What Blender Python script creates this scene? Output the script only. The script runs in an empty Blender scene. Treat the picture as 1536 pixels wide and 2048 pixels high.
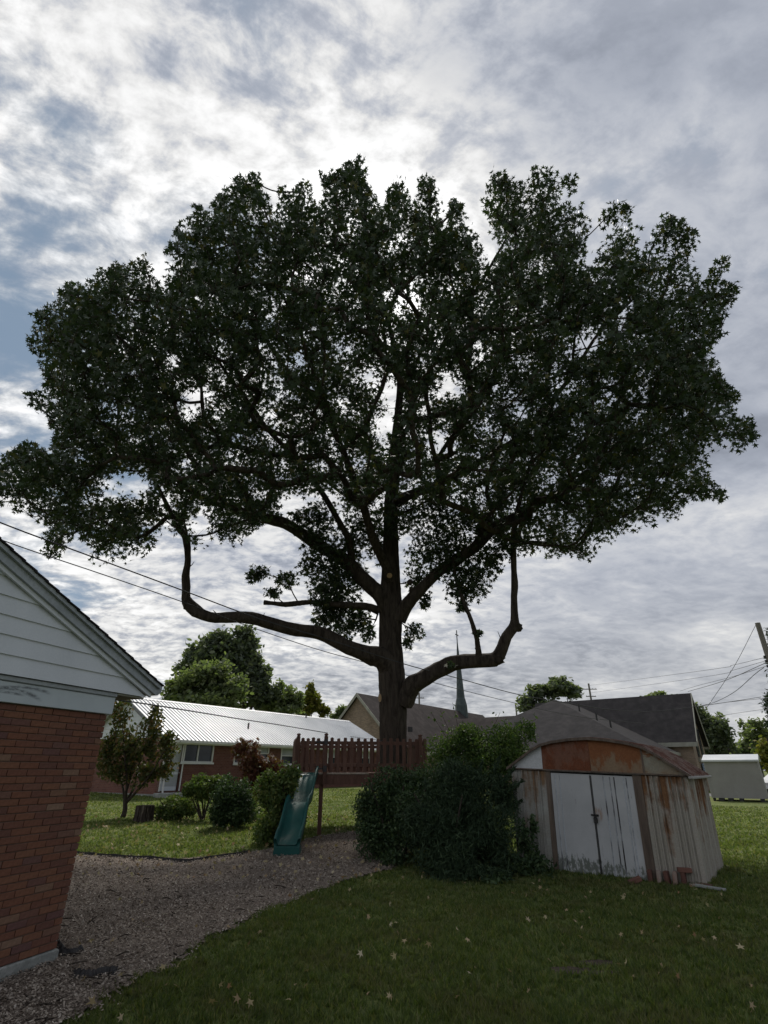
import bpy, math, random
import numpy as np
from mathutils import Vector, Matrix
random.seed(7)
rng = np.random.default_rng(11)
R_ = math.radians
scene = bpy.context.scene
COL = scene.collection

# ------------------------------------------------------------------ camera
PF, PW, PH = 1050.0, 1536.0, 2048.0           # focal length and size of the photograph, in its pixels
TILT = math.atan(516 / 1050)
EYE = np.array([0.0, 0.0, 1.6])
cam = bpy.data.cameras.new('camera')
cam.sensor_fit = 'VERTICAL'; cam.sensor_height = 36.0; cam.lens = PF / PH * 36.0
cam.clip_start = 0.05; cam.clip_end = 3000
camo = bpy.data.objects.new('camera', cam); COL.objects.link(camo)
camo.location = EYE; camo.rotation_euler = (R_(90) + TILT, 0, 0)
scene.camera = camo
FWD = np.array([0, math.cos(TILT), math.sin(TILT)]); UP = np.array([0, -math.sin(TILT), math.cos(TILT)]); RT = np.array([1.0, 0, 0])

# ------------------------------------------------------------------ light
SUN_EL, SUN_AZ = R_(51), R_(4)                # azimuth from +Y towards +X
SUND = Vector((math.sin(SUN_AZ) * math.cos(SUN_EL), math.cos(SUN_AZ) * math.cos(SUN_EL), math.sin(SUN_EL)))
sun = bpy.data.lights.new('sun', 'SUN'); sun.energy = 2.6; sun.angle = R_(9); sun.color = (1.0, 0.95, 0.86)
suno = bpy.data.objects.new('sun', sun); COL.objects.link(suno)
suno.rotation_euler = SUND.to_track_quat('Z', 'Y').to_euler()
suno.location = (0, 0, 60)
scene.view_settings.view_transform = 'Standard'; scene.view_settings.look = 'None'
scene.view_settings.exposure = 0.22; scene.view_settings.gamma = 1.0
scene.view_settings.use_curve_mapping = False

class NT:
    def __init__(s, tree): s.t = tree; s.n = tree.nodes; s.l = tree.links
    def new(s, typ, **kw):
        n = s.n.new(typ)
        for k, v in kw.items(): setattr(n, k, v)
        return n
    def put(s, sock, v):
        if isinstance(v, bpy.types.NodeSocket): s.l.new(v, sock)
        elif v is not None: sock.default_value = v
    def math(s, op, a, b=None, c=None, clamp=False):
        n = s.new('ShaderNodeMath', operation=op, use_clamp=clamp)
        s.put(n.inputs[0], a)
        if b is not None: s.put(n.inputs[1], b)
        if c is not None: s.put(n.inputs[2], c)
        return n.outputs[0]
    def vmath(s, op, a, b=None):
        n = s.new('ShaderNodeVectorMath', operation=op)
        s.put(n.inputs[0], a)
        if b is not None: s.put(n.inputs[1], b)
        return n.outputs['Value'] if op == 'DOT_PRODUCT' else n.outputs[0]
    def noise(s, vec, scale, detail=5, rough=.55, dist=0., out='Fac'):
        n = s.new('ShaderNodeTexNoise')
        s.put(n.inputs['Vector'], vec); n.inputs['Scale'].default_value = scale
        n.inputs['Detail'].default_value = detail; n.inputs['Roughness'].default_value = rough
        n.inputs['Distortion'].default_value = dist
        return n.outputs[out]
    def ramp(s, fac, stops):
        n = s.new('ShaderNodeValToRGB'); cr = n.color_ramp
        while len(cr.elements) < len(stops): cr.elements.new(.5)
        for e, (p, c) in zip(cr.elements, stops):
            e.position = p; e.color = (c[0], c[1], c[2], 1) if hasattr(c, '__len__') else (c, c, c, 1)
        s.put(n.inputs[0], fac); return n.outputs[0]
    def mapr(s, v, a, b, c, d):
        n = s.new('ShaderNodeMapRange'); n.interpolation_type = 'SMOOTHSTEP'
        s.put(n.inputs[0], v)
        for i, q in enumerate((a, b, c, d)): s.put(n.inputs[i + 1], q)
        return n.outputs[0]
    def mix(s, fac, a, b, mode='MIX'):
        n = s.new('ShaderNodeMix', data_type='RGBA', blend_type=mode)
        s.put(n.inputs[0], fac)
        for sk, v in ((n.inputs[6], a), (n.inputs[7], b)):
            s.put(sk, (v[0], v[1], v[2], 1) if not isinstance(v, bpy.types.NodeSocket) else v)
        return n.outputs[2]
    def mapping(s, vec, scale=(1, 1, 1), rot=(0, 0, 0), loc=(0, 0, 0)):
        n = s.new('ShaderNodeMapping'); s.put(n.inputs[0], vec)
        n.inputs['Scale'].default_value = scale; n.inputs['Rotation'].default_value = rot; n.inputs['Location'].default_value = loc
        return n.outputs[0]

def make_world():
    w = bpy.data.worlds.new('World'); scene.world = w; w.use_nodes = True
    N = NT(w.node_tree); N.n.clear()
    out = N.new('ShaderNodeOutputWorld'); bg = N.new('ShaderNodeBackground')
    sky = N.new('ShaderNodeTexSky', sky_type='NISHITA', sun_disc=False)
    sky.sun_elevation = SUN_EL; sky.sun_rotation = SUN_AZ; sky.air_density = 1.0; sky.dust_density = 1.5
    d = N.new('ShaderNodeTexCoord').outputs['Generated']
    sx = N.new('ShaderNodeSeparateXYZ'); N.put(sx.inputs[0], d)
    x, y, z = sx.outputs
    zz = N.math('ADD', N.math('MAXIMUM', z, 0.0), 0.22)
    cb = N.new('ShaderNodeCombineXYZ')
    N.put(cb.inputs[0], N.math('DIVIDE', x, zz)); N.put(cb.inputs[1], N.math('DIVIDE', y, zz))
    p = cb.outputs[0]
    # broken altocumulus to the west, an even veil to the east
    pm = N.mapping(p, scale=(1.0, 1.35, 1), rot=(0, 0, R_(-30)), loc=(.35, .2, 0))
    warp = N.noise(pm, 2.2, 3, .5, 0, 'Color')
    wv = N.new('ShaderNodeVectorMath', operation='MULTIPLY_ADD'); N.put(wv.inputs[0], warp); wv.inputs[1].default_value = (.16, .16, 0); N.put(wv.inputs[2], pm)
    pw = wv.outputs[0]
    nlow = N.noise(pw, 1.3, 3, .5)
    nmid = N.noise(pw, 5.0, 8, .58)
    nfine = N.noise(N.mapping(pw, loc=(3.1, 7.7, 1.2)), 15., 8, .60)
    east = N.mapr(x, -.55, .22, 0.0, 1.0)
    dens = N.math('ADD', N.math('ADD', N.math('MULTIPLY', nlow, .55), N.math('MULTIPLY', nmid, .42)), N.math('MULTIPLY', nfine, .14))
    dens = N.math('ADD', dens, N.math('MULTIPLY', east, .13))
    dens = N.math('ADD', dens, N.mapr(z, .05, .55, .09, .0))
    cover = N.mapr(dens, .445, .615, 0.0, 1.0)
    thick = N.mapr(dens, .56, .84, 0.0, 1.0)
    det = N.math('ADD', N.math('MULTIPLY', nfine, .55), N.math('MULTIPLY', nmid, .55))
    detc = N.mapr(det, .40, .70, 0.0, 1.0)
    sheet = N.mapr(x, -.05, .40, 1.0, .45)
    dv = N.math('MULTIPLY', N.math('SUBTRACT', detc, .45), sheet)
    # forward scattering: the cloud deck is brightest towards the sun and dims away from it
    cs1 = N.vmath('DOT_PRODUCT', d, tuple(SUND))
    fs = N.math('POWER', N.math('MULTIPLY', N.math('ADD', cs1, 1.0), .5), 2.2)
    val = N.math('ADD', .42, N.math('MULTIPLY', fs, .16))
    val = N.math('MULTIPLY', val, N.math('SUBTRACT', 1.14, N.math('MULTIPLY', thick, .56)))
    val = N.math('MULTIPLY', val, N.math('ADD', 1.0, N.math('MULTIPLY', dv, 1.0)))
    val = N.math('MULTIPLY', val, N.math('SUBTRACT', 1.0, N.math('MULTIPLY', N.mapr(x, -.05, .45, 0.0, .27), N.mapr(z, .22, .62, 0.0, 1.0))))
    val = N.math('MULTIPLY', val, N.mapr(z, .02, .5, 1.26, 1.0))
    cs = N.math('MAXIMUM', cs1, 0.0)
    g1 = N.math('MULTIPLY', N.math('POWER', cs, 18.0), .16)
    g2 = N.math('MULTIPLY', N.math('POWER', cs, 90.0), .30)
    val = N.math('ADD', val, N.math('MULTIPLY', N.math('ADD', g1, g2), N.math('ADD', .5, N.math('MULTIPLY', detc, .75))))
    tint = N.mix(N.mapr(val, .28, .72, 0., 1.), (.86, .94, 1.12), (1.0, 1.0, 1.0))
    warm = N.mapr(z, .02, .35, .5, 0.)
    tint = N.mix(warm, tint, (1.0, 1.0, .965))
    vv = N.new('ShaderNodeVectorMath', operation='SCALE'); N.put(vv.inputs[0], tint); N.put(vv.inputs['Scale'], N.math('MULTIPLY', val, 10.0))
    skyc = N.mix(.8, sky.outputs[0], (1.75, 2.45, 3.25))
    col = N.mix(cover, skyc, vv.outputs[0])
    N.put(bg.inputs[0], col); bg.inputs[1].default_value = 0.1
    N.l.new(bg.outputs[0], out.inputs[0])
make_world()

# ------------------------------------------------------------------ pixel <-> place helpers
def ray(x, y): return FWD * PF + RT * (x - 768) + UP * (1024 - y)
def terrain(x, y):
    x = np.asarray(x, float); y = np.asarray(y, float)
    q = x / np.maximum(y, 4.0)
    s = 1 - np.clip((q - .02) / .38, 0, 1); s = s * s * (3 - 2 * s)
    return .0295 * np.clip(y - 10.5, 0, 21) * s
def at_Y(x, y, Y):
    d = ray(x, y); return EYE + d * (Y / d[1])
def mpp(y, Y): return Y / ray(768, y)[1]          # metres per photo pixel at depth Y, image row y
def on_ground(x, y):
    d = ray(x, y); t = np.linspace(.002, .12, 4000); P = EYE + d * t[:, None]; k = np.nonzero(P[:, 2] <= terrain(P[:, 0], P[:, 1]))[0]
    p = P[k[0]] if len(k) else P[-1]
    return np.array([p[0], p[1], float(terrain(p[0], p[1]))])
def project(P):
    v = P - EYE; dz = v @ FWD
    dz = np.where(np.abs(dz) < 1e-6, 1e-6, dz)
    return 768 + PF * (v @ RT) / dz, 1024 - PF * (v @ UP) / dz
def in_poly(px, py, poly):
    poly = np.asarray(poly, float); c = np.zeros(len(px), bool)
    for i in range(len(poly)):
        x1, y1 = poly[i]; x2, y2 = poly[i - 1]
        if y1 == y2: continue
        k = ((y1 > py) != (y2 > py)) & (px < (x2 - x1) * (py - y1) / (y2 - y1) + x1)
        c ^= k
    return c

# ------------------------------------------------------------------ object helpers
def tag(o, label=None, cat=None, group=None, kind=None):
    if label: o['label'] = label
    if cat: o['category'] = cat
    if group: o['group'] = group
    if kind: o['kind'] = kind
    return o
def empty(name, loc, rz=0., rx=0., ry=0.):
    o = bpy.data.objects.new(name, None); COL.objects.link(o)
    o.location = loc; o.rotation_euler = (rx, ry, rz); o.empty_display_size = .2
    return o
def link(name, me, mat, parent=None, loc=None):
    o = bpy.data.objects.new(name, me); COL.objects.link(o)
    if mat is not None and len(me.materials) == 0: me.materials.append(mat)
    if parent is not None: o.parent = parent
    if loc is not None: o.location = loc
    return o
def np_mesh(name, V, F):
    """V (n,3) array, F (m,k) array of equal-sized polygons"""
    V = np.ascontiguousarray(V, np.float32); F = np.ascontiguousarray(F, np.int32)
    me = bpy.data.meshes.new(name); m, k = F.shape
    me.vertices.add(len(V)); me.vertices.foreach_set('co', V.ravel())
    me.loops.add(m * k); me.loops.foreach_set('vertex_index', F.ravel())
    me.polygons.add(m); me.polygons.foreach_set('loop_start', np.arange(0, m * k, k, dtype=np.int32))
    try: me.polygons.foreach_set('loop_total', np.full(m, k, np.int32))
    except Exception: pass
    me.update(calc_edges=True)
    return me
class MB:
    def __init__(s): s.v = []; s.f = []
    def quad(s, a, b, c, d): s.poly([a, b, c, d])
    def poly(s, pts):
        n = len(s.v); s.v += [tuple(map(float, p)) for p in pts]; s.f.append(tuple(range(n, n + len(pts)))); return s
    def box(s, x0, x1, y0, y1, z0, z1, bev=0.):
        if bev > 0:
            b = bev
            return s.loft([[(x0 + b, y0 + b), (x1 - b, y0 + b), (x1 - b, y1 - b), (x0 + b, y1 - b)],
                           [(x0, y0), (x1, y0), (x1, y1), (x0, y1)], [(x0, y0), (x1, y0), (x1, y1), (x0, y1)],
                           [(x0 + b, y0 + b), (x1 - b, y0 + b), (x1 - b, y1 - b), (x0 + b, y1 - b)]], [z0, z0 + b, z1 - b, z1])
        n = len(s.v)
        s.v += [(x0, y0, z0), (x1, y0, z0), (x1, y1, z0), (x0, y1, z0), (x0, y0, z1), (x1, y0, z1), (x1, y1, z1), (x0, y1, z1)]
        s.f += [tuple(n + i for i in q) for q in ((0, 3, 2, 1), (4, 5, 6, 7), (0, 1, 5, 4), (1, 2, 6, 5), (2, 3, 7, 6), (3, 0, 4, 7))]
        return s
    def loft(s, rings, zs):
        n = len(s.v); k = len(rings[0])
        for r, z in zip(rings, zs): s.v += [(p[0], p[1], z) for p in r]
        s.f.append(tuple(n + i for i in reversed(range(k))))
        for j in range(len(rings) - 1):
            for i in range(k):
                a = n + j * k + i; b = n + j * k + (i + 1) % k
                s.f.append((a, b, b + k, a + k))
        s.f.append(tuple(n + (len(rings) - 1) * k + i for i in range(k)))
        return s
    def prism(s, pts, vec):
        """closed polygon pts (3d) swept by vec"""
        n = len(s.v); k = len(pts); vec = np.array(vec, float)
        s.v += [tuple(map(float, p)) for p in pts] + [tuple(np.array(p, float) + vec) for p in pts]
        s.f.append(tuple(n + i for i in reversed(range(k)))); s.f.append(tuple(n + k + i for i in range(k)))
        for i in range(k):
            a = n + i; b = n + (i + 1) % k
            s.f.append((a, b, b + k, a + k))
        return s
    def tube(s, pts, rad, sides=8, cap=True):
        V, F = tube_np(np.array(pts, float), np.broadcast_to(np.array(rad, float), (len(pts),)), sides)
        n = len(s.v); s.v += [tuple(p) for p in V]; s.f += [tuple(int(i) + n for i in q) for q in F]
        if cap:
            s.f.append(tuple(n + i for i in reversed(range(sides)))); s.f.append(tuple(n + (len(pts) - 1) * sides + i for i in range(sides)))
        return s
    def cyl(s, c, r, z0, z1, sides=16, r2=None):
        r2 = r if r2 is None else r2
        a = np.linspace(0, 2 * math.pi, sides, endpoint=False)
        return s.loft([[(c[0] + r * math.cos(t), c[1] + r * math.sin(t)) for t in a], [(c[0] + r2 * math.cos(t), c[1] + r2 * math.sin(t)) for t in a]], [z0, z1])
    def mesh(s, name, smooth=False):
        me = bpy.data.meshes.new(name); me.from_pydata(s.v, [], s.f); me.update()
        if smooth: me.polygons.foreach_set('use_smooth', [True] * len(me.polygons))
        return me
    def build(s, name, mat, parent=None, smooth=False, loc=None):
        return link(name, s.mesh(name, smooth), mat, parent, loc)
def frames(P):
    T = np.gradient(P, axis=0); T /= np.maximum(np.linalg.norm(T, axis=1, keepdims=True), 1e-9)
    a = np.array([0, 0, 1.0]) if abs(T[0][2]) < .9 else np.array([1.0, 0, 0])
    N = np.cross(T[0], a); N /= np.linalg.norm(N); Ns = [N]
    for i in range(1, len(P)):
        N = Ns[-1] - T[i] * np.dot(Ns[-1], T[i]); N /= max(np.linalg.norm(N), 1e-9); Ns.append(N)
    Ns = np.array(Ns); return T, Ns, np.cross(T, Ns)
def tube_np(P, rad, sides, disp=None):
    T, N, B = frames(P); a = np.linspace(0, 2 * math.pi, sides, endpoint=False)
    r = np.asarray(rad, float)[:, None] * (np.ones((len(P), sides)) if disp is None else disp)
    V = P[:, None] + r[..., None] * (np.cos(a)[None, :, None] * N[:, None] + np.sin(a)[None, :, None] * B[:, None])
    k = np.arange(sides); k2 = (k + 1) % sides; F = []
    for j in range(len(P) - 1): F.append(np.stack([j * sides + k, j * sides + k2, (j + 1) * sides + k2, (j + 1) * sides + k], 1))
    return V.reshape(-1, 3), np.concatenate(F)
def spline(P, n):
    P = np.array(P, float); Q = np.vstack([2 * P[0] - P[1], P, 2 * P[-1] - P[-2]]); out = []
    L = np.r_[0, np.cumsum(np.linalg.norm(np.diff(P[:, :3], axis=0), axis=1))]
    for u in np.linspace(0, L[-1] * .99999, n):
        i = int(np.searchsorted(L, u, 'right') - 1); i = min(i, len(P) - 2)
        t = (u - L[i]) / max(L[i + 1] - L[i], 1e-9); a, b, c, d = Q[i:i + 4]
        out.append(.5 * ((2 * b) + (c - a) * t + (2 * a - 5 * b + 4 * c - d) * t ** 2 + (3 * b - a - 3 * c + d) * t ** 3))
    return np.array(out)

# ------------------------------------------------------------------ materials
def base_mat(name, rough=.85, spec=.3):
    m = bpy.data.materials.new(name); m.use_nodes = True; N = NT(m.node_tree)
    b = m.node_tree.nodes['Principled BSDF']; b.inputs['Roughness'].default_value = rough
    b.inputs['Specular IOR Level'].default_value = spec
    return m, N, b
def coords(N, kind='Object'): return N.new('ShaderNodeTexCoord').outputs[kind]
def bump(N, b, h, strength=.4, dist=.01):
    n = N.new('ShaderNodeBump'); n.inputs['Strength'].default_value = strength; n.inputs['Distance'].default_value = dist
    N.put(n.inputs['Height'], h); N.l.new(n.outputs[0], b.inputs['Normal'])
def nmat(name, stops, scale=4., rough=.85, spec=.3, stretch=(1, 1, 1), bs=0., bd=.01, detail=7, nr=.6, fine=None, metallic=0., island=0.):
    m, N, b = base_mat(name, rough, spec); b.inputs['Metallic'].default_value = metallic
    v = N.mapping(coords(N), scale=stretch)
    f = N.noise(v, scale, detail, nr, .3)
    f2 = N.mapr(f, .25, .75, 0., 1.)
    if island:
        g = N.new('ShaderNodeNewGeometry').outputs['Random Per Island']; o = N.new('ShaderNodeObjectInfo').outputs['Random']
        r = N.math('FRACT', N.math('ADD', g, o)); f2 = N.math('ADD', N.math('MULTIPLY', f2, 1 - island), N.math('MULTIPLY', r, island))
    c = N.ramp(f2, stops)
    if fine:
        n3 = N.noise(v, fine, 4, .6); c = N.mix(.35, c, N.ramp(n3, [(.3, .25), (.7, .75)]), 'OVERLAY')
    N.put(b.inputs['Base Color'], c)
    if bs: bump(N, b, N.noise(v, fine or scale * 4, 5, .6), bs, bd)
    return m
def leaf_mat(name, stops, trans=.3, rough=.6, spec=.18):
    m, N, b = base_mat(name, rough, spec)
    r = N.new('ShaderNodeNewGeometry').outputs['Random Per Island']
    c = N.ramp(r, stops); N.put(b.inputs['Base Color'], c)
    tr = N.new('ShaderNodeBsdfTranslucent'); N.put(tr.inputs[0], N.mix(1., c, (1.3, 1.5, .6), 'MULTIPLY'))
    mx = N.new('ShaderNodeMixShader'); mx.inputs[0].default_value = trans
    out = m.node_tree.nodes['Material Output']
    N.l.new(b.outputs[0], mx.inputs[1]); N.l.new(tr.outputs[0], mx.inputs[2]); N.l.new(mx.outputs[0], out.inputs[0])
    return m
M = {}
M['leaf'] = leaf_mat('tree_leaf', [(0, (.024, .040, .024)), (.5, (.037, .057, .031)), (.92, (.050, .072, .036)), (1, (.11, .10, .036))], .22, .5, .25)
M['leaf_dark'] = leaf_mat('shrub_leaf_dark', [(0, (.03, .052, .026)), (.6, (.05, .084, .038)), (1, (.095, .135, .06))], .2)
M['leaf_juniper'] = leaf_mat('juniper_leaf', [(0, (.022, .040, .022)), (.7, (.038, .064, .032)), (1, (.06, .09, .042))], .08, .7)
M['leaf_light'] = leaf_mat('vine_leaf', [(0, (.042, .078, .024)), (.6, (.07, .115, .034)), (1, (.12, .155, .05))], .35)
M['leaf_mid'] = leaf_mat('garden_leaf', [(0, (.06, .095, .03)), (.6, (.10, .145, .045)), (1, (.17, .18, .06))], .3)
M['leaf_olive'] = leaf_mat('sapling_leaf', [(0, (.055, .07, .028)), (.6, (.085, .095, .038)), (.85, (.13, .095, .045)), (1, (.18, .10, .05))], .3)
M['leaf_red'] = leaf_mat('maple_leaf_red', [(0, (.085, .032, .024)), (.6, (.13, .05, .034)), (1, (.14, .10, .04))], .25)
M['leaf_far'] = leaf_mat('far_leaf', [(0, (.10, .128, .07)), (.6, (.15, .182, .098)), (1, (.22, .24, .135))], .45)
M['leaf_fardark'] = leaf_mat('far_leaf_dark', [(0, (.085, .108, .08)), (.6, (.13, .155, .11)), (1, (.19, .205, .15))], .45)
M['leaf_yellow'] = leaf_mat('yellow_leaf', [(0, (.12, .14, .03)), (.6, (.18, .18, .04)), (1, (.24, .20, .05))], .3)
def blade_mat():
    m = leaf_mat('grass_blade', [(0, (.075, .105, .036)), (.5, (.13, .17, .056)), (.86, (.18, .205, .075)), (1, (.30, .25, .13))], .4, .6, .2)
    N = NT(m.node_tree); b = m.node_tree.nodes['Principled BSDF']; src = b.inputs['Base Color'].links[0].from_socket
    v = N.new('ShaderNodeTexCoord').outputs['Object']
    f = N.noise(v, 1.1, 5, .6); f2 = N.noise(N.mapping(v, loc=(5, 3, 0)), 3.1, 4, .6); f3 = N.noise(N.mapping(v, loc=(2, 1, 0)), 13, 4, .65)
    c = N.mix(N.mapr(f, .47, .60, 0., .85), src, (.15, .118, .062)); c = N.mix(N.mapr(f2, .48, .68, 0., .6), c, (.035, .062, .022)); c = N.mix(N.mapr(f3, .42, .62, 0., .8), c, (.026, .040, .016)); c = N.mix(N.mapr(f3, .50, .34, 0., .5), c, (.16, .19, .085))
    N.l.new(c, b.inputs['Base Color']); return m
M['grass_blade'] = blade_mat()
M['fallen'] = leaf_mat('fallen_leaf', [(0, (.34, .27, .15)), (.4, (.45, .38, .24)), (.75, (.26, .15, .08)), (1, (.52, .46, .33))], .15, .7)

def bark_mat(name, dark, light, scale=9):
    m, N, b = base_mat(name, .95, .15)
    v = N.mapping(coords(N), scale=(1, 1, .22))
    f = N.noise(v, scale, 8, .65, .6); N.put(b.inputs['Base Color'], N.ramp(f, [(.32, dark), (.68, light)]))
    bump(N, b, f, .9, .04); return m
M['bark'] = bark_mat('grey_bark', (.020, .016, .013), (.078, .064, .052))
M['bark_thin'] = bark_mat('twig_bark', (.025, .02, .016), (.08, .066, .054), 20)
M['cutwood'] = nmat('cut_wood', [(0, (.32, .21, .12)), (1, (.50, .36, .22))], 12)

def grass_mat():
    m, N, b = base_mat('lawn', .95, .1)
    v = coords(N)
    big = N.noise(v, .35, 4, .55); mid = N.noise(v, 2.2, 6, .65); fine = N.noise(v, 45, 4, .7)
    c = N.ramp(N.mapr(N.math('ADD', N.math('MULTIPLY', big, .55), N.math('MULTIPLY', mid, .5)), .36, .68, 0, 1),
               [(0, (.10, .13, .042)), (.5, (.155, .185, .058)), (1, (.21, .215, .08))])
    c = N.mix(N.mapr(fine, .35, .7, 0, .7), c, (.06, .08, .03))
    N.put(b.inputs['Base Color'], c); bump(N, b, N.math('ADD', fine, mid), .7, .04)
    return m
M['lawn'] = grass_mat()
def mulch_mat():
    m, N, b = base_mat('mulch', .95, .1); v = coords(N)
    big = N.noise(v, .8, 4, .55); fine = N.noise(v, 38, 6, .75)
    c = N.ramp(fine, [(.3, (.10, .078, .064)), (.5, (.27, .22, .182)), (.72, (.48, .41, .35))])
    c = N.mix(N.mapr(big, .35, .7, 0, .55), c, (.085, .062, .048))
    N.put(b.inputs['Base Color'], c); bump(N, b, fine, 1., .03); return m
M['mulch'] = mulch_mat()
M['chip'] = nmat('mulch_chip', [(0, (.09, .072, .057)), (.40, (.235, .196, .16)), (.85, (.36, .312, .262)), (1, (.53, .485, .42))], 3, .95, .1, island=.85)
M['soil'] = nmat('bare_soil', [(0, (.03, .022, .016)), (1, (.075, .055, .04))], 20, .95, bs=.6)
M['asphalt'] = nmat('asphalt', [(0, (.12, .12, .12)), (1, (.19, .19, .185))], 3, .9, fine=60)
M['concrete'] = nmat('concrete', [(0, (.17, .18, .17)), (.6, (.26, .27, .25)), (1, (.34, .34, .32))], 5, .9, bs=.3, fine=40)
M['mortar'] = nmat('mortar', [(0, (.14, .088, .066)), (1, (.19, .125, .095))], 15, .95, bs=.3)
def brick_piece_mat():
    m, N, b = base_mat('red_brick', .9, .2); v = coords(N, 'Object')
    g = N.new('ShaderNodeNewGeometry').outputs['Random Per Island']; o = N.new('ShaderNodeObjectInfo').outputs['Random']
    r = N.math('FRACT', N.math('ADD', g, N.math('MULTIPLY', o, 7.13)))
    c = N.ramp(r, [(0, (.135, .066, .050)), (.22, (.16, .073, .050)), (.45, (.18, .080, .050)), (.7, (.195, .092, .056)), (.86, (.13, .068, .062)), (.94, (.19, .105, .068)), (1, (.23, .15, .105))])
    f = N.noise(v, 26, 6, .7); c = N.mix(.45, c, N.ramp(f, [(.3, .25), (.7, .75)]), 'OVERLAY')
    f2 = N.noise(v, 3, 4, .6); c = N.mix(N.mapr(f2, .5, .8, 0, .35), c, (.13, .07, .06))
    N.put(b.inputs['Base Color'], c); bump(N, b, f, .5, .006); return m
M['brick'] = brick_piece_mat()
def brick_wall_mat(name, c1, c2, mort, bw=.21, bh=.075):
    m, N, b = base_mat(name, .9, .2); s = N.new('ShaderNodeSeparateXYZ'); N.put(s.inputs[0], coords(N))
    cb = N.new('ShaderNodeCombineXYZ'); N.put(cb.inputs[0], N.math('ADD', s.outputs[0], s.outputs[1])); N.put(cb.inputs[1], s.outputs[2])
    t = N.new('ShaderNodeTexBrick'); N.put(t.inputs['Vector'], cb.outputs[0])
    t.inputs['Scale'].default_value = 1.; t.inputs['Brick Width'].default_value = bw; t.inputs['Row Height'].default_value = bh
    t.inputs['Mortar Size'].default_value = .006
    t.inputs['Color1'].default_value = (*c1, 1); t.inputs['Color2'].default_value = (*c2, 1); t.inputs['Mortar'].default_value = (*mort, 1)
    f = N.noise(coords(N), 1.2, 5, .6); c = N.mix(.4, t.outputs[0], N.ramp(f, [(.3, .3), (.7, .7)]), 'OVERLAY')
    N.put(b.inputs['Base Color'], c); bump(N, b, N.math('SUBTRACT', 1., t.outputs['Fac']), .5, .01); return m
M['brickwall_red'] = brick_wall_mat('far_red_brick', (.13, .056, .045), (.18, .08, .06), (.18, .125, .105))
M['brickwall_tan'] = brick_wall_mat('tan_brick', (.20, .15, .11), (.30, .22, .16), (.28, .25, .21))
def siding_mat():
    m, N, b = base_mat('white_siding', .55, .4); v = coords(N)
    f = N.noise(N.mapping(v, scale=(1, 1, .5)), 1.6, 6, .6); c = N.ramp(f, [(.3, (.57, .60, .63)), (.7, (.66, .69, .72))])
    f2 = N.noise(v, 60, 3, .6); c = N.mix(.12, c, N.ramp(f2, [(.3, .2), (.7, .8)]), 'OVERLAY')
    N.put(b.inputs['Base Color'], c); bump(N, b, f2, .1, .003); return m
M['siding'] = siding_mat()
def frieze_mat():
    m, N, b = base_mat('stained_frieze', .6, .35); v = coords(N)
    f = N.noise(v, 2.5, 6, .6); c = N.ramp(f, [(.3, (.45, .50, .525)), (.7, (.54, .59, .605))])
    # dark scuffed arcs left on the paint
    s = N.new('ShaderNodeSeparateXYZ'); N.put(s.inputs[0], v)
    px_, pz = s.outputs[0], s.outputs[2]
    def arc(cx, cz, k, x0, x1, w):
        dx = N.math('SUBTRACT', px_, cx)
        zc = N.math('SUBTRACT', cz, N.math('MULTIPLY', N.math('MULTIPLY', dx, dx), k))
        e = N.math('ABSOLUTE', N.math('SUBTRACT', pz, zc))
        a = N.mapr(e, 0., w, 1., 0.)
        return N.math('MULTIPLY', a, N.math('MULTIPLY', N.mapr(px_, x0, x0 + .1, 0., 1.), N.mapr(px_, x1 - .12, x1, 1., 0.)))
    nn = N.mapr(N.noise(N.mapping(v, scale=(2, 1, 8)), 9, 5, .7), .35, .6, .25, 1.)
    st = N.math('MAXIMUM', arc(-1.05, 2.315, .45, -1.45, -.78, .025), arc(-1.25, 2.285, .55, -1.40, -.86, .03))
    st = N.math('MAXIMUM', st, arc(-1.3, 2.25, .2, -1.9, -1.05, .02))
    c = N.mix(N.math('MULTIPLY', N.math('MULTIPLY', st, nn), .8), c, (.05, .055, .06))
    N.put(b.inputs['Base Color'], c); return m
M['frieze'] = frieze_mat()
M['trim_grey'] = nmat('grey_trim_paint', [(0, (.28, .31, .33)), (1, (.37, .40, .42))], 3, .5, .4, fine=30)
M['trim_white'] = nmat('white_trim', [(0, (.62, .62, .60)), (1, (.74, .74, .72))], 3, .5, .4)
M['cream'] = nmat('cream_paint', [(0, (.26, .255, .215)), (1, (.34, .335, .285))], 2, .7)
M['shingle'] = nmat('dark_shingle', [(0, (.018, .0175, .0195)), (.5, (.027, .0255, .028)), (1, (.040, .037, .039))], 1.5, .95, .1, fine=14, bs=.5, bd=.02)
M['shingle_brown'] = nmat('brown_shingle', [(0, (.032, .027, .026)), (.5, (.044, .037, .036)), (1, (.062, .052, .05))], 1.2, .95, .1, fine=12, bs=.5, bd=.02)
M['roof_white'] = nmat('white_metal_roof', [(0, (.48, .50, .53)), (1, (.64, .65, .67))], .6, .42, .5)
M['glass'] = nmat('dark_glass', [(0, (.015, .02, .025)), (1, (.04, .05, .06))], 1.2, .08, .4)
M['curtain'] = nmat('pale_blind', [(0, (.35, .37, .38)), (1, (.46, .48, .49))], 2, .8)
M['door_white'] = nmat('white_door', [(0, (.58, .62, .66)), (1, (.68, .71, .74))], 1, .5)
M['deck'] = nmat('red_brown_stain', [(0, (.070, .037, .027)), (.5, (.11, .058, .042)), (1, (.155, .086, .064))], 5, .8, .25, stretch=(3, 3, .5), fine=40, bs=.4, bd=.004, island=.35)
M['deck_bare'] = nmat('worn_deck_edge', [(0, (.22, .17, .13)), (1, (.42, .36, .30))], 14, .85)
M['iron'] = nmat('black_iron', [(0, (.012, .012, .013)), (1, (.03, .028, .027))], 10, .5, .5)
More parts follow.
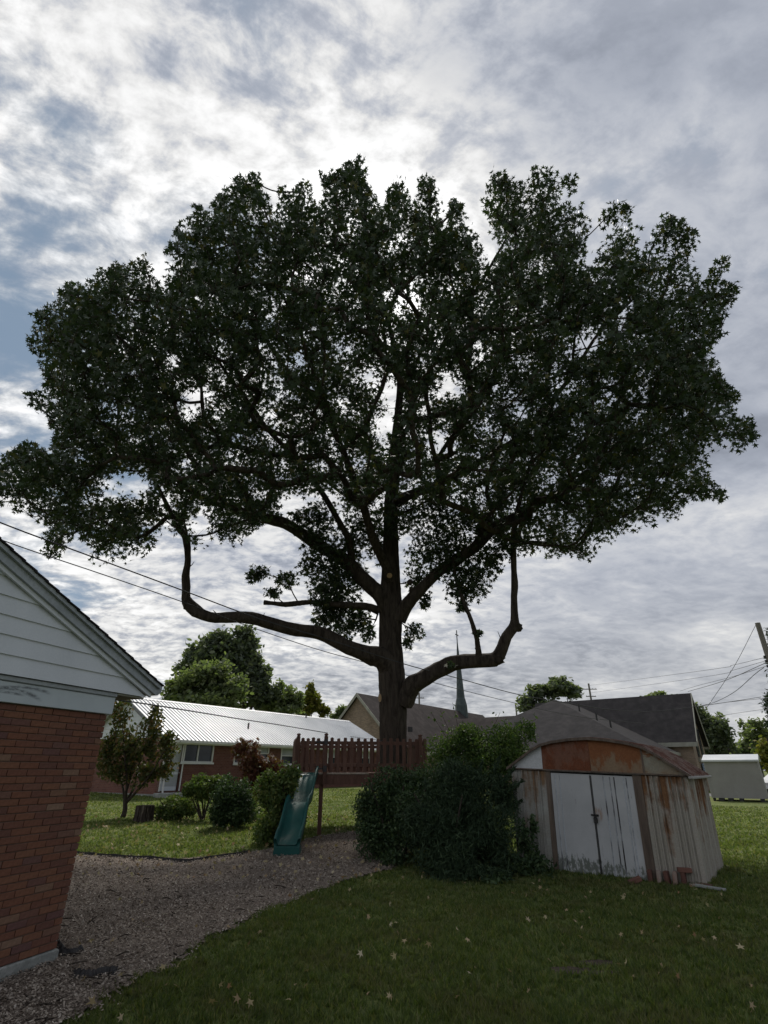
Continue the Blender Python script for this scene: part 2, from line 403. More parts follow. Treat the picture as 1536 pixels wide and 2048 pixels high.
def slide_mat():
    m, N, b = base_mat('green_plastic', .4, .32); v = coords(N)
    f = N.noise(v, 4, 6, .65); c = N.ramp(f, [(.3, (.008, .065, .058)), (.7, (.014, .095, .084))])
    N.put(b.inputs['Base Color'], c); N.put(b.inputs['Roughness'], N.mapr(f, .3, .7, .42, .62)); return m
M['slide'] = slide_mat()
def rust_mat(name, paint, amt, rust=((.13, .045, .02), (.24, .09, .04)), streak=.12, paint2=None, zfade=None):
    m, N, b = base_mat(name, .75, .35); v = coords(N); vs = N.mapping(v, scale=(1, 1, streak))
    f = N.noise(vs, 7, 8, .68, .2); g = N.noise(v, 1.7, 5, .6); h = N.noise(v, 40, 4, .65)
    rc = N.ramp(N.noise(v, 5, 6, .65), [(.3, rust[0]), (.7, rust[1])])
    pc = N.ramp(g, [(.3, paint), (.7, paint2 or tuple(min(1, q * 1.15) for q in paint))])
    s = N.math('ADD', N.math('MULTIPLY', f, .65), N.math('MULTIPLY', g, .5))
    if zfade:
        sp = N.new('ShaderNodeSeparateXYZ'); N.put(sp.inputs[0], v)
        s = N.math('ADD', s, N.mapr(sp.outputs[2], zfade[0], zfade[1], zfade[2], zfade[3]))
    k = N.mapr(s, amt, amt + .13, 0., 1.)
    c = N.mix(k, pc, rc); c = N.mix(.3, c, N.ramp(h, [(.3, .25), (.7, .75)]), 'OVERLAY')
    N.put(b.inputs['Base Color'], c); N.put(b.inputs['Roughness'], N.mapr(k, 0., 1., .55, .95)); return m
M['shed_wall'] = rust_mat('weathered_shed_wall', (.37, .37, .355), .60, ((.15, .09, .05), (.24, .14, .075)), .08, (.24, .22, .185), (.3, 1.6, -.06, .05))
M['shed_wall_rusty'] = rust_mat('rusty_shed_wall', (.33, .305, .265), .555, ((.10, .045, .022), (.22, .115, .055)), .08, (.31, .285, .245), (.3, 1.6, -.08, .04))
M['shed_rust_dark'] = rust_mat('dark_rust_panel', (.14, .06, .035), .50, ((.105, .036, .018), (.17, .058, .028)), .5)
M['shed_rust_light'] = rust_mat('light_rust_panel', (.22, .155, .095), .47, ((.17, .062, .026), (.225, .095, .042)), .4, (.20, .13, .08), (1.6, 2.1, -.14, .12))
M['shed_rust_end'] = rust_mat('patchy_rust_panel', (.24, .25, .21), .56, ((.17, .065, .028), (.22, .10, .05)), 2.5, (.22, .15, .09), (1.6, 2.1, -.08, .14))
M['shed_gable_white'] = rust_mat('white_gable_panel', (.44, .45, .46), .78, streak=.3)
def door_mat():
    m, N, b = base_mat('peeling_white_door', .6, .35); v = coords(N); vs = N.mapping(v, scale=(1, 1, .18))
    sp = N.new('ShaderNodeSeparateXYZ'); N.put(sp.inputs[0], v)
    c = N.ramp(N.noise(v, 1.5, 5, .6), [(.3, (.36, .365, .375)), (.7, (.47, .475, .485))])
    mildew = N.math('ADD', N.noise(N.mapping(v, scale=(1, 1, .45)), 16, 7, .7), N.math('ADD', N.mapr(sp.outputs[2], .15, .50, .10, -.30), N.mapr(sp.outputs[0], 1.3, 2.1, .0, -.06)))
    c = N.mix(N.mapr(mildew, .50, .60, 0., .8), c, (.07, .085, .06))
    peel = N.noise(vs, 12, 8, .7); c = N.mix(N.mapr(peel, .60, .68, 0., .75), c, (.19, .18, .17))
    # rust run round the hasp
    dx = N.math('SUBTRACT', sp.outputs[0], 1.54); dz = N.math('SUBTRACT', sp.outputs[2], .93)
    rr = N.math('ADD', N.math('MULTIPLY', dx, dx), N.math('MULTIPLY', N.math('MULTIPLY', dz, dz), .6))
    c = N.mix(N.math('MULTIPLY', N.mapr(rr, .0, .012, 1., 0.), N.mapr(peel, .4, .6, 0., .9)), c, (.24, .12, .05))
    N.put(b.inputs['Base Color'], c); return m
M['shed_door'] = door_mat()
M['door_rib'] = rust_mat('door_rib_paint', (.40, .42, .45), .56, ((.012, .012, .012), (.04, .03, .025)), .05)
M['shed_jamb'] = nmat('brown_jamb', [(0, (.075, .055, .045)), (1, (.15, .115, .09))], 4, .8, stretch=(3, 3, .3), fine=30)
M['shed_roof'] = rust_mat('rusty_roof', (.14, .09, .07), .5, ((.07, .03, .022), (.13, .055, .04)), 1.)
M['shed_frame'] = nmat('grey_rail', [(0, (.13, .135, .14)), (1, (.22, .225, .23))], 5, .6)
M['oldbrick'] = nmat('loose_brick', [(.15, (.10, .05, .042)), (.4, (.17, .085, .065)), (.6, (.24, .14, .11)), (.8, (.30, .24, .21))], 9, .95, .2, bs=.6, bd=.005, island=.75)
M['stump'] = nmat('rotting_stump', [(0, (.018, .014, .012)), (.6, (.06, .048, .04)), (1, (.20, .17, .14))], 8, .95, .1, stretch=(2, 2, .3), bs=.8, bd=.02)
M['pole'] = nmat('pole_wood', [(0, (.12, .11, .10)), (1, (.22, .20, .18))], 5, .9, stretch=(3, 3, .15))
M['wire'] = nmat('wire', [(0, (.03, .03, .033)), (1, (.06, .06, .065))], 2, .6)
M['greywall'] = nmat('beige_grey_wall', [(0, (.26, .25, .24)), (1, (.31, .30, .29))], 1.2, .7, fine=30)
M['shed_block'] = nmat('dark_block', [(0, (.03, .03, .03)), (1, (.06, .06, .055))], 6, .9)
M['copper'] = nmat('spire_copper', [(0, (.035, .05, .05)), (1, (.065, .085, .082))], 1.5, .6, .4, fine=6)
M['carpaint'] = nmat('white_car_paint', [(0, (.66, .67, .68)), (1, (.72, .73, .74))], 1, .2, .5)
M['tyre'] = nmat('tyre', [(0, (.012, .012, .012)), (1, (.025, .025, .025))], 8, .85)
M['chrome'] = nmat('wheel_alloy', [(0, (.35, .36, .37)), (1, (.5, .5, .5))], 4, .3, .5, metallic=.8)
M['lamp'] = nmat('lamp_lens', [(0, (.5, .5, .5)), (1, (.65, .65, .65))], 4, .15, .6)
M['fabric'] = nmat('weed_fabric', [(0, (.022, .021, .022)), (1, (.055, .052, .052))], 9, .9, bs=.5)
M['blue_sign'] = nmat('pale_blue_stripe', [(0, (.18, .26, .38)), (1, (.30, .38, .48))], 8, .6)

# ------------------------------------------------------------------ ground
def graded(lo, hi, near0, near1, step, g=1.13):
    a = list(np.arange(near0, near1 + 1e-6, step)); s = step
    while a[-1] < hi: s *= g; a.append(a[-1] + s)
    s = step; b = [near0]
    while b[-1] > lo: s *= g; b.append(b[-1] - s)
    return np.array(b[:0:-1] + a)
def micro(x, y):
    return .012 * np.sin(1.9 * x + .7 * y) * np.cos(1.3 * y - .5 * x) + .007 * np.sin(5.1 * x + 1.7) * np.sin(4.3 * y + .4 * x)
def gh(x, y):
    x = np.asarray(x, float); y = np.asarray(y, float)
    fade = np.clip((40 - y) / 15, 0, 1); return terrain(x, y) + micro(x, y) * fade
def make_ground():
    xs = graded(-900, 900, -9, 10, .25); ys = graded(-60, 1500, -1, 20, .25)
    X, Y = np.meshgrid(xs, ys); Z = gh(X, Y)
    V = np.stack([X, Y, Z], -1).reshape(-1, 3); nx = len(xs); i = np.arange(len(ys) - 1)[:, None] * nx + np.arange(nx - 1)[None]
    F = np.stack([i, i + 1, i + nx + 1, i + nx], -1).reshape(-1, 4)
    me = np_mesh('ground', V, F); me.polygons.foreach_set('use_smooth', [True] * len(F))
    tag(link('ground', me, M['lawn']), kind='structure')
make_ground()
MULCH_PX = [(150, 2046), (250, 1980), (330, 1935), (400, 1890), (480, 1848), (560, 1810), (630, 1785), (690, 1762), (740, 1750), (800, 1735), (820, 1700), (760, 1672), (705, 1664), (640, 1674), (560, 1695), (500, 1706), (440, 1714), (370, 1722), (300, 1718), (230, 1712), (158, 1712)]
MULCH = np.array([on_ground(*p)[:2] for p in MULCH_PX])
MULCH = np.vstack([MULCH, [[-9.0, 12.95], [-9.0, 8.6], [-3.5, 6.8], [-5.2, 1.5], [-3.6, 1.0]]])
def smooth_poly(P, it=2):
    for _ in range(it):
        Q = np.roll(P, -1, 0); P = np.stack([.75 * P + .25 * Q, .25 * P + .75 * Q], 1).reshape(-1, 2)
    return P
MULCH = smooth_poly(MULCH)
def in_mulch(x, y, jit=0.):
    x = np.asarray(x, float); y = np.asarray(y, float)
    j = .05 * np.sin(7 * x + 3 * y) + .05 * np.sin(17 * y - 11 * x) + .03 * np.sin(41 * x + 23 * y)
    return in_poly(x + j, y + j, MULCH)
def make_mulch():
    c = .06; xs = np.arange(MULCH[:, 0].min() - .1, MULCH[:, 0].max() + .1, c); ys = np.arange(MULCH[:, 1].min() - .1, MULCH[:, 1].max() + .1, c)
    X, Y = np.meshgrid(xs, ys); h = rng.random(X.shape) * .022
    Z = gh(X, Y) + .010 + h + .012 * np.sin(3 * X) * np.sin(2.6 * Y + 1)
    nx = len(xs); i = np.arange(len(ys) - 1)[:, None] * nx + np.arange(nx - 1)[None]
    F = np.stack([i, i + 1, i + nx + 1, i + nx], -1).reshape(-1, 4)
    cx = (X[:-1, :-1] + c / 2).ravel(); cy = (Y[:-1, :-1] + c / 2).ravel()
    F = F[in_mulch(cx, cy)]
    V = np.stack([X, Y, Z], -1).reshape(-1, 3); u, inv = np.unique(F, return_inverse=True)
    me = np_mesh('mulch_bed', V[u], inv.reshape(F.shape))
    tag(link('mulch_bed', me, M['mulch']), 'brown wood mulch bed between the brick house and the lawn', kind='structure')
    # loose chips
    n = 170000; k = rng.random((n * 2, 2)); d = 4.2 * (18 / 4.2) ** k[:, 0]; a = (k[:, 1] - .58) * 1.6
    x = d * np.sin(a); y = d * np.cos(a); ok = in_mulch(x + rng.normal(0, .07, len(x)), y + rng.normal(0, .07, len(x))); x, y, d = x[ok][:n], y[ok][:n], d[ok][:n]; n = len(x)
    L = rng.uniform(.004, .012, n) * (1 + .07 * (d - 4)); W = L * rng.uniform(.3, .8, n); th = rng.uniform(0, 6.28, n)
    t1 = np.stack([np.cos(th), np.sin(th), rng.normal(0, .35, n)], 1); t2 = np.stack([-np.sin(th), np.cos(th), rng.normal(0, .35, n)], 1)
    c0 = np.stack([x, y, gh(x, y) + .036 + rng.uniform(0, .014, n)], 1)
    V = np.stack([c0 - t1 * L[:, None] - t2 * W[:, None] * .6, c0 + t1 * L[:, None] * .9 - t2 * W[:, None], c0 + t1 * L[:, None] + t2 * W[:, None] * .7, c0 - t1 * L[:, None] * .8 + t2 * W[:, None]], 1).reshape(-1, 3)
    tag(link('mulch_chips', np_mesh('mulch_chips', V, np.arange(4 * n).reshape(n, 4)), M['chip']), 'loose wood chips covering the mulch bed', 'mulch', kind='stuff')
make_mulch()
def mulch_twigs():
    VV, FF, off = [], [], 0
    for i in range(330):
        d = 4.5 * (17 / 4.5) ** rng.random(); a = rng.uniform(-.75, .05); x, y = d * math.sin(a), d * math.cos(a)
        if not in_mulch([x], [y])[0]: continue
        th = rng.uniform(0, 3.14); L = rng.uniform(.025, .08); c = np.array([x, y, float(gh(x, y)) + .05]); u = np.array([math.cos(th), math.sin(th), rng.normal(0, .12)])
        V, F = tube_np(np.array([c - u * L, c + rng.normal(0, .012, 3), c + u * L]), np.array([.003, .0045, .002]) * (1 + .06 * d), 5); VV.append(V); FF.append(F + off); off += len(V)
    tag(link('mulch_twigs', np_mesh('mulch_twigs', np.concatenate(VV), np.concatenate(FF)), M['bark_thin']), 'thin dead twigs strewn over the mulch bed', 'twigs', kind='stuff')

mulch_twigs()
SOIL = [on_ground(1195, 1930), on_ground(1140, 1945), on_ground(1205, 1950)]
SOIL_R = [(.17, .07), (.20, .09), (.14, .05)]
def in_soil(x, y):
    r = np.zeros(len(x), bool)
    for p, (a, b) in zip(SOIL, SOIL_R): r |= ((x - p[0]) / a) ** 2 + ((y - p[1]) / b) ** 2 < 1 + .5 * np.sin(40 * x) * np.sin(33 * y)
    return r
HN = np.array([math.cos(R_(19)), -math.sin(R_(19))]); HP = np.array([-3.126, 6.328])
def make_grass():
    n = 520000; k = rng.random((n, 2)); d = 4.3 * (34 / 4.3) ** (k[:, 0] ** 1.15); a = (k[:, 1] - .5) * 1.62
    x = d * np.sin(a); y = d * np.cos(a)
    clump = np.sin(3.1 * x + 1.7 * np.sin(2.3 * y)) * np.sin(2.7 * y + 1.3 * np.sin(1.9 * x)) + .6 * np.sin(9 * x + 2) * np.sin(8 * y)
    jt = rng.normal(0, .09, n) * (rng.random(n) < .5)
    ok = ~in_mulch(x + jt, y - jt) & ~in_soil(x, y) & (((x - HP[0]) * HN[0] + (y - HP[1]) * HN[1] > 0) | (y > 8)) & (rng.random(n) < .75 + .25 * clump)
    x, y, d, clump = x[ok], y[ok], d[ok], clump[ok]; n = len(x)
    tuft = np.sin(23 * x + 3 * np.sin(9 * y)) * np.sin(21 * y + 3 * np.sin(11 * x)); h = rng.uniform(.025, .060, n) * (1 + .28 * clump + .30 * tuft); w = rng.uniform(.004, .008, n) * (.5 + d / 8); th = rng.uniform(0, 6.28, n)
    b = np.stack([x, y, gh(x, y) - .004], 1); t = np.stack([np.cos(th), np.sin(th), np.zeros(n)], 1) * w[:, None]
    lean = rng.normal(0, .55, (n, 2)) * h[:, None]
    tip = b + np.stack([lean[:, 0], lean[:, 1], h], 1)
    V = np.stack([b - t, b + t, tip], 1).reshape(-1, 3)
    tag(link('lawn_grass', np_mesh('lawn_grass', V, np.arange(3 * n).reshape(n, 3)), M['grass_blade']), 'short mown grass of the lawn', 'grass', kind='stuff')
    n = 15000; k = rng.random((n, 2)); d = 4.3 * (20 / 4.3) ** k[:, 0]; a = (k[:, 1] - .5) * 1.62; x = d * np.sin(a); y = d * np.cos(a)
    ok = ~in_mulch(x, y) & ~in_soil(x, y) & (((x - HP[0]) * HN[0] + (y - HP[1]) * HN[1] > 0) | (y > 8)); x, y, d = x[ok], y[ok], d[ok]; nb = 9
    x = np.repeat(x, nb) + rng.normal(0, .012, len(x) * nb); y = np.repeat(y, nb) + rng.normal(0, .012, len(y) * nb); d = np.repeat(d, nb); hh = np.repeat(rng.uniform(.05, .10, len(d) // nb), nb); n = len(x)
    th = rng.uniform(0, 6.28, n); w = rng.uniform(.004, .007, n) * (.5 + d / 9); b = np.stack([x, y, gh(x, y)], 1); t = np.stack([np.cos(th), np.sin(th), np.zeros(n)], 1) * w[:, None]
    l = hh * rng.uniform(.5, 1.1, n); dr = np.stack([-np.sin(th), np.cos(th)], 1) * (l * rng.uniform(.2, .9, n))[:, None]
    tip = b + np.stack([dr[:, 0], dr[:, 1], l * .8], 1)
    V = np.stack([b - t, b + t, tip], 1).reshape(-1, 3); tag(link('grass_tufts', np_mesh('grass_tufts', V, np.arange(3 * n).reshape(n, 3)), M['grass_blade']), 'longer tufts of grass standing out of the lawn', 'grass', kind='stuff')
    for p, (ra, rb) in zip(SOIL, SOIL_R):
        m = MB(); pts = []
        for q in range(18):
            an = q / 18 * 6.283; rr = 1 + .3 * random.random()
            X = p[0] + ra * rr * math.cos(an); Y = p[1] + rb * rr * math.sin(an); pts.append((X, Y, float(gh(X, Y)) + .006))
        m.poly(pts).build('bare_soil', M['soil'])['kind'] = 'structure'
make_grass()

STAR = []
for i in range(5):
    an = math.pi / 2 + (i - 2) * 1.05
    STAR.append((an - .50, .34)) ; STAR.append((an, 1.0 if i == 2 else (.93 if i in (1, 3) else .72)))
STAR = np.array([(r * math.cos(t), r * math.sin(t)) for t, r in STAR[1:]] + [(.0, -.22)])
DIAMOND = np.array([(0, -1), (.52, -.1), (0, 1), (-.52, -.1)])
NEEDLE = np.array([(0, -1), (.14, 0), (0, 1), (-.14, 0)])
BLADE6 = np.array([(0, -1), (.42, -.55), (.5, .1), (0, 1), (-.5, .1), (-.42, -.55)])
def leaves_np(C, size, shape, droop=.0, up=.35, axis=None, aj=.5):
    n = len(C); k = len(shape)
    nz = rng.normal(0, 1, (n, 3)); nz[:, 2] = nz[:, 2] * .8 + up; nz /= np.linalg.norm(nz, axis=1, keepdims=True)
    if axis is None: ax = rng.normal(0, 1, (n, 3)); ax[:, 2] -= droop
    else: ax = axis + rng.normal(0, aj, (n, 3))
    ax -= nz * np.sum(ax * nz, 1, keepdims=True); ax /= np.maximum(np.linalg.norm(ax, axis=1, keepdims=True), 1e-6)
    bx = np.cross(ax, nz); s = np.broadcast_to(np.asarray(size, float), (n,))[:, None, None]
    V = C[:, None] + s * (shape[None, :, 0, None] * bx[:, None] + shape[None, :, 1, None] * ax[:, None])
    curl = s * .22 * (np.abs(shape[:, 0]) ** 2 + .4 * shape[:, 1] ** 2)[None, :, None]
    V = V - curl * nz[:, None]
    return V.reshape(-1, 3), np.arange(n * k).reshape(n, k)
def fallen_leaves():
    proto = []
    for i in range(8):
        V, F = leaves_np(np.zeros((1, 3)), .055, STAR, up=30); V[:, :2] *= rng.uniform(.45, 1.15, (len(V), 1)); q = rng.uniform(-1.3, 1.3, 2); V[:, 2] += .014 * rng.random(len(V)) + 9 * (V[:, 0] * q[0] + V[:, 1] * q[1]) ** 2; V[:, 2] -= V[:, 2].min()
        proto.append(np_mesh('fallen_leaf', V, F)); proto[-1].materials.append(M['fallen'])
    spots = [(615, 1955), (590, 1985), (785, 1922), (838, 1893), (735, 1846), (950, 1947), (870, 1975), (915, 2008), (1020, 1957), (1172, 1803), (1135, 1830), (1180, 1848), (1250, 1796), (1285, 1876), (1310, 1895), (1360, 1862), (1440, 1845), (1437, 1805), (1270, 1972), (1322, 1965), (1325, 1948), (1505, 1985), (1510, 2042), (625, 1805), (520, 1870), (600, 1850), (455, 1862), (930, 1773), (820, 1780), (1082, 1780), (350, 1990), (330, 1985), (265, 1980), (500, 2003), (735, 2000), (780, 2003), (1100, 1938), (1060, 1995), (165, 1978), (155, 1902), (180, 1850), (262, 1850), (285, 1855), (390, 1865), (640, 1740), (700, 1720), (1480, 1780), (1455, 1770)]
    for i, (px, py) in enumerate(spots):
        p = on_ground(px, py); o = link('fallen_leaf', proto[i % 8], None)
        mul = bool(in_mulch([p[0]], [p[1]])[0])
        o.location = (p[0], p[1], float(gh(p[0], p[1])) + (.045 if mul else .038)); o.rotation_euler = (random.uniform(-1, 1), random.uniform(-1, 1), random.uniform(0, 6.28))
        s = random.uniform(.45, .95); o.scale = (s, s, s)
        if mul: tag(o, 'dry pale star-shaped leaf fallen on the mulch bed', 'leaf', 'leaves fallen on the mulch')
        else: tag(o, 'dry pale star-shaped leaf fallen on the shaded near lawn', 'leaf', 'leaves fallen on the near lawn')
    n = 1500; a = rng.uniform(-.72, .5, n * 3); d = rng.uniform(5, 24, n * 3); x = d * np.sin(a); y = d * np.cos(a)
    keep = (rng.random(n * 3) < np.where((x < .5) & (y > 10) & (y < 20), .5, .10)) & (((x - HP[0]) * HN[0] + (y - HP[1]) * HN[1] > 0) | (y > 8)); x, y = x[keep], y[keep]
    C = np.stack([x, y, gh(x, y) + np.where(in_mulch(x, y), .055, np.where(y > 10.5, .080, .070))], 1); V, F = leaves_np(C, rng.uniform(.03, .055, len(C)) * np.where(y > 10.5, 1.35, 1), STAR, up=.7)
    tag(link('leaf_litter', np_mesh('leaf_litter', V, F), M['fallen']), 'scattered small pale fallen leaves on lawn and mulch', 'leaves', kind='stuff')
fallen_leaves()

# ------------------------------------------------------------------ brick house at the left (local x runs along the gable wall, outwards is -y)
def near_house():
    H = empty('brick_house', (HP[0] * .9625, HP[1] * .9625, .06), rz=R_(90 - 19)); H.scale = (.9625, .9625, .9625)
    tag(H, 'brick house with grey lap-sided gable and white frieze board', 'house')
    W = 7.6; DEP = 9.0; BT = 2.16
    # foundation and wall core
    fd = MB(); fd.box(-W, .02, -.02, DEP, -.3, .07, .012); fd.build('foundation', M['concrete'], H)
    wl = MB(); wl.box(-W + .11, -.11, .10, DEP - .1, .0, 2.40); wl.build('wall_core', M['mortar'], H)
    g = MB(); g.box(-W + .012, -.012, .012, .104, .072, BT); bw = g.build('brick_wall', M['mortar'], H)
    g2 = MB(); g2.box(-.104, -.0125, .1045, DEP - .1, .072, BT); g2.build('side_wall', M['mortar'], H)
    # bricks, one by one where the picture shows them
    CH = (BT - .072) / 34; L = .203; jt = .0085
    protos = {}
    def brick_mesh(l):
        k = round(l, 3)
        if k not in protos:
            m = MB(); m.box(0, k, 0, .09, 0, CH - jt, .0035); protos[k] = m.mesh('brick'); protos[k].materials.append(M['brick'])
        return protos[k]
    rest = MB()
    for r in range(34):
        z = .072 + r * CH + jt * .5; x = 0.0 if r % 2 == 0 else -.095
        if r % 2: spans = [(-.095 + jt, 0.)]
        else: spans = []
        while x > -W:
            spans.append((max(x - L + jt, -W), x)); x -= L + random.choice((0, .002, -.002))
        for (a, b) in spans:
            if b - a < .03: continue
            if b > -1.55:
                o = link('brick', brick_mesh(b - a), None, bw)
                o.location = (a, random.uniform(-.002, .0025), z + random.uniform(-.0012, .0012))
                o.rotation_euler = (0, 0, random.uniform(-.004, .004))
            else:
                rest.box(a, b, random.uniform(-.002, .0025), .09, z, z + CH - jt)
        # side wall stretchers (turned away from the street)
        y = .10 + (.1 if r % 2 else 0)
        while y < DEP - .3: rest.box(-.09, random.uniform(-.002, .002), y, y + L - jt, z, z + CH - jt); y += L
    rest.build('brick', M['brick'], bw)['kind'] = 'stuff'
    # frieze board, shadow gap, siding
    m = MB(); m.box(-W, .035, -.035, .10, BT + .004, 2.345, .004); m.build('frieze_board', M['frieze'], H)
    m = MB(); m.box(-W, .035, -.055, .10, 2.348, 2.392, .006); m.build('drip_trim', M['trim_grey'], H)
    SL = .397; EX = .56; EZ = 2.545                     # rake: top edge height at the eave tip
    apex_x = -W / 2
    def top(x): return EZ + SL * (EX - x) if x > apex_x else EZ + SL * (EX - (2 * apex_x - x))
    z = 2.395; dz = .172; first = True
    while z < top(apex_x) - .25:
        z1 = z + dz
        def xr(h, off): return EX - (h + off - EZ) / SL
        off = .17
        a0 = min(EX - .10, xr(z, off)); a1 = min(EX - .10, xr(z1, off))
        if a0 - apex_x < .1: break
        a1 = max(a1, apex_x + .02)
        l0, l1 = 2 * apex_x - a0, 2 * apex_x - a1
        b = MB()
        # lapped board: bottom edge stands proud, top tucks in
        o0, o1, ob = -.085, -.067, -.060
        b.prism([(l0, o0, z), (a0, o0, z), (a1, o1, z1 + .01), (l1, o1, z1 + .01)], (0, .022, 0))
        b.build('siding_board', M['siding'], H)
        z = z1
    m = MB(); m.prism([(2 * apex_x - (EX - .12), -.045, 2.40), (EX - .12, -.045, 2.40), (apex_x, -.045, top(apex_x) - .14)], (0, .12, 0)); m.build('gable_backing', M['trim_grey'], H)
    # eave return: soffit and end of the box
    m = MB(); m.box(.036, EX - .11, -.06, .35, 2.375, 2.393); m.build('eave_soffit', M['cream'], H)
    m = MB(); m.box(.04, EX - .10, .36, DEP, 2.36, 2.392); m.build('long_soffit', M['trim_grey'], H)
    # rake boards (both slopes)
    for sgn in (1, -1):
        def X(x): return x if sgn > 0 else 2 * apex_x - x
        a, c = EX, apex_x
        def strip(name, d0, d1, y0, y1, mat, ext=0.):
            b = MB(); e = a + ext
            pts = [(X(e), y0, top(a) - SL * ext - d1), (X(e), y0, top(a) - SL * ext - d0), (X(c), y0, top(c) - d0), (X(c), y0, top(c) - d1)]
            b.prism(pts, (0, y1 - y0, 0)); return b.build(name, mat, H)
        strip('rake_board', .045, .125, -.150, -.118, M['trim_grey'], -.01)
        strip('rake_moulding', .0, .043, -.185, -.118, M['trim_grey'], .01)
        strip('rake_soffit_trim', .127, .172, -.118, -.088, M['siding'], -.06)
        strip('rake_soffit', .10, .125, -.1175, -.04, M['siding'], -.06)
        # roof slab with shingle courses stepping down the slope
        b = MB(); n = 30; Ls = (a + .03 - c)
        for i in range(n):
            x0 = a + .04 - Ls * i / n; x1 = a + .04 - Ls * (i + 1) / n - .03
            t0 = top(a) + SL * (a - x0) + .018; t1 = top(a) + SL * (a - x1) + .006
            b.prism([(X(x0), -.205, t0 - .014), (X(x0), -.205, t0), (X(x1), -.205, t1), (X(x1), -.205, t1 - .014)], (0, DEP + .4, 0))
        b.build('roof', M['shingle'], H)
    # gutter with end cap
    m = MB()
    prof = [(.52, 2.43), (.60, 2.43), (.655, 2.47), (.665, 2.55), (.64, 2.55), (.63, 2.485), (.59, 2.455), (.54, 2.455), (.54, 2.55), (.52, 2.55)]
    m.prism([(x, -.12, z) for x, z in prof], (0, DEP + .2, 0)); gt = m.build('gutter', M['trim_white'], H)
    m = MB(); m.prism([(.52, -.124, 2.43), (.60, -.124, 2.43), (.655, -.124, 2.47), (.665, -.124, 2.55), (.52, -.124, 2.55)], (0, .003, 0)); m.build('gutter_end_cap', M['trim_grey'], gt)
near_house()

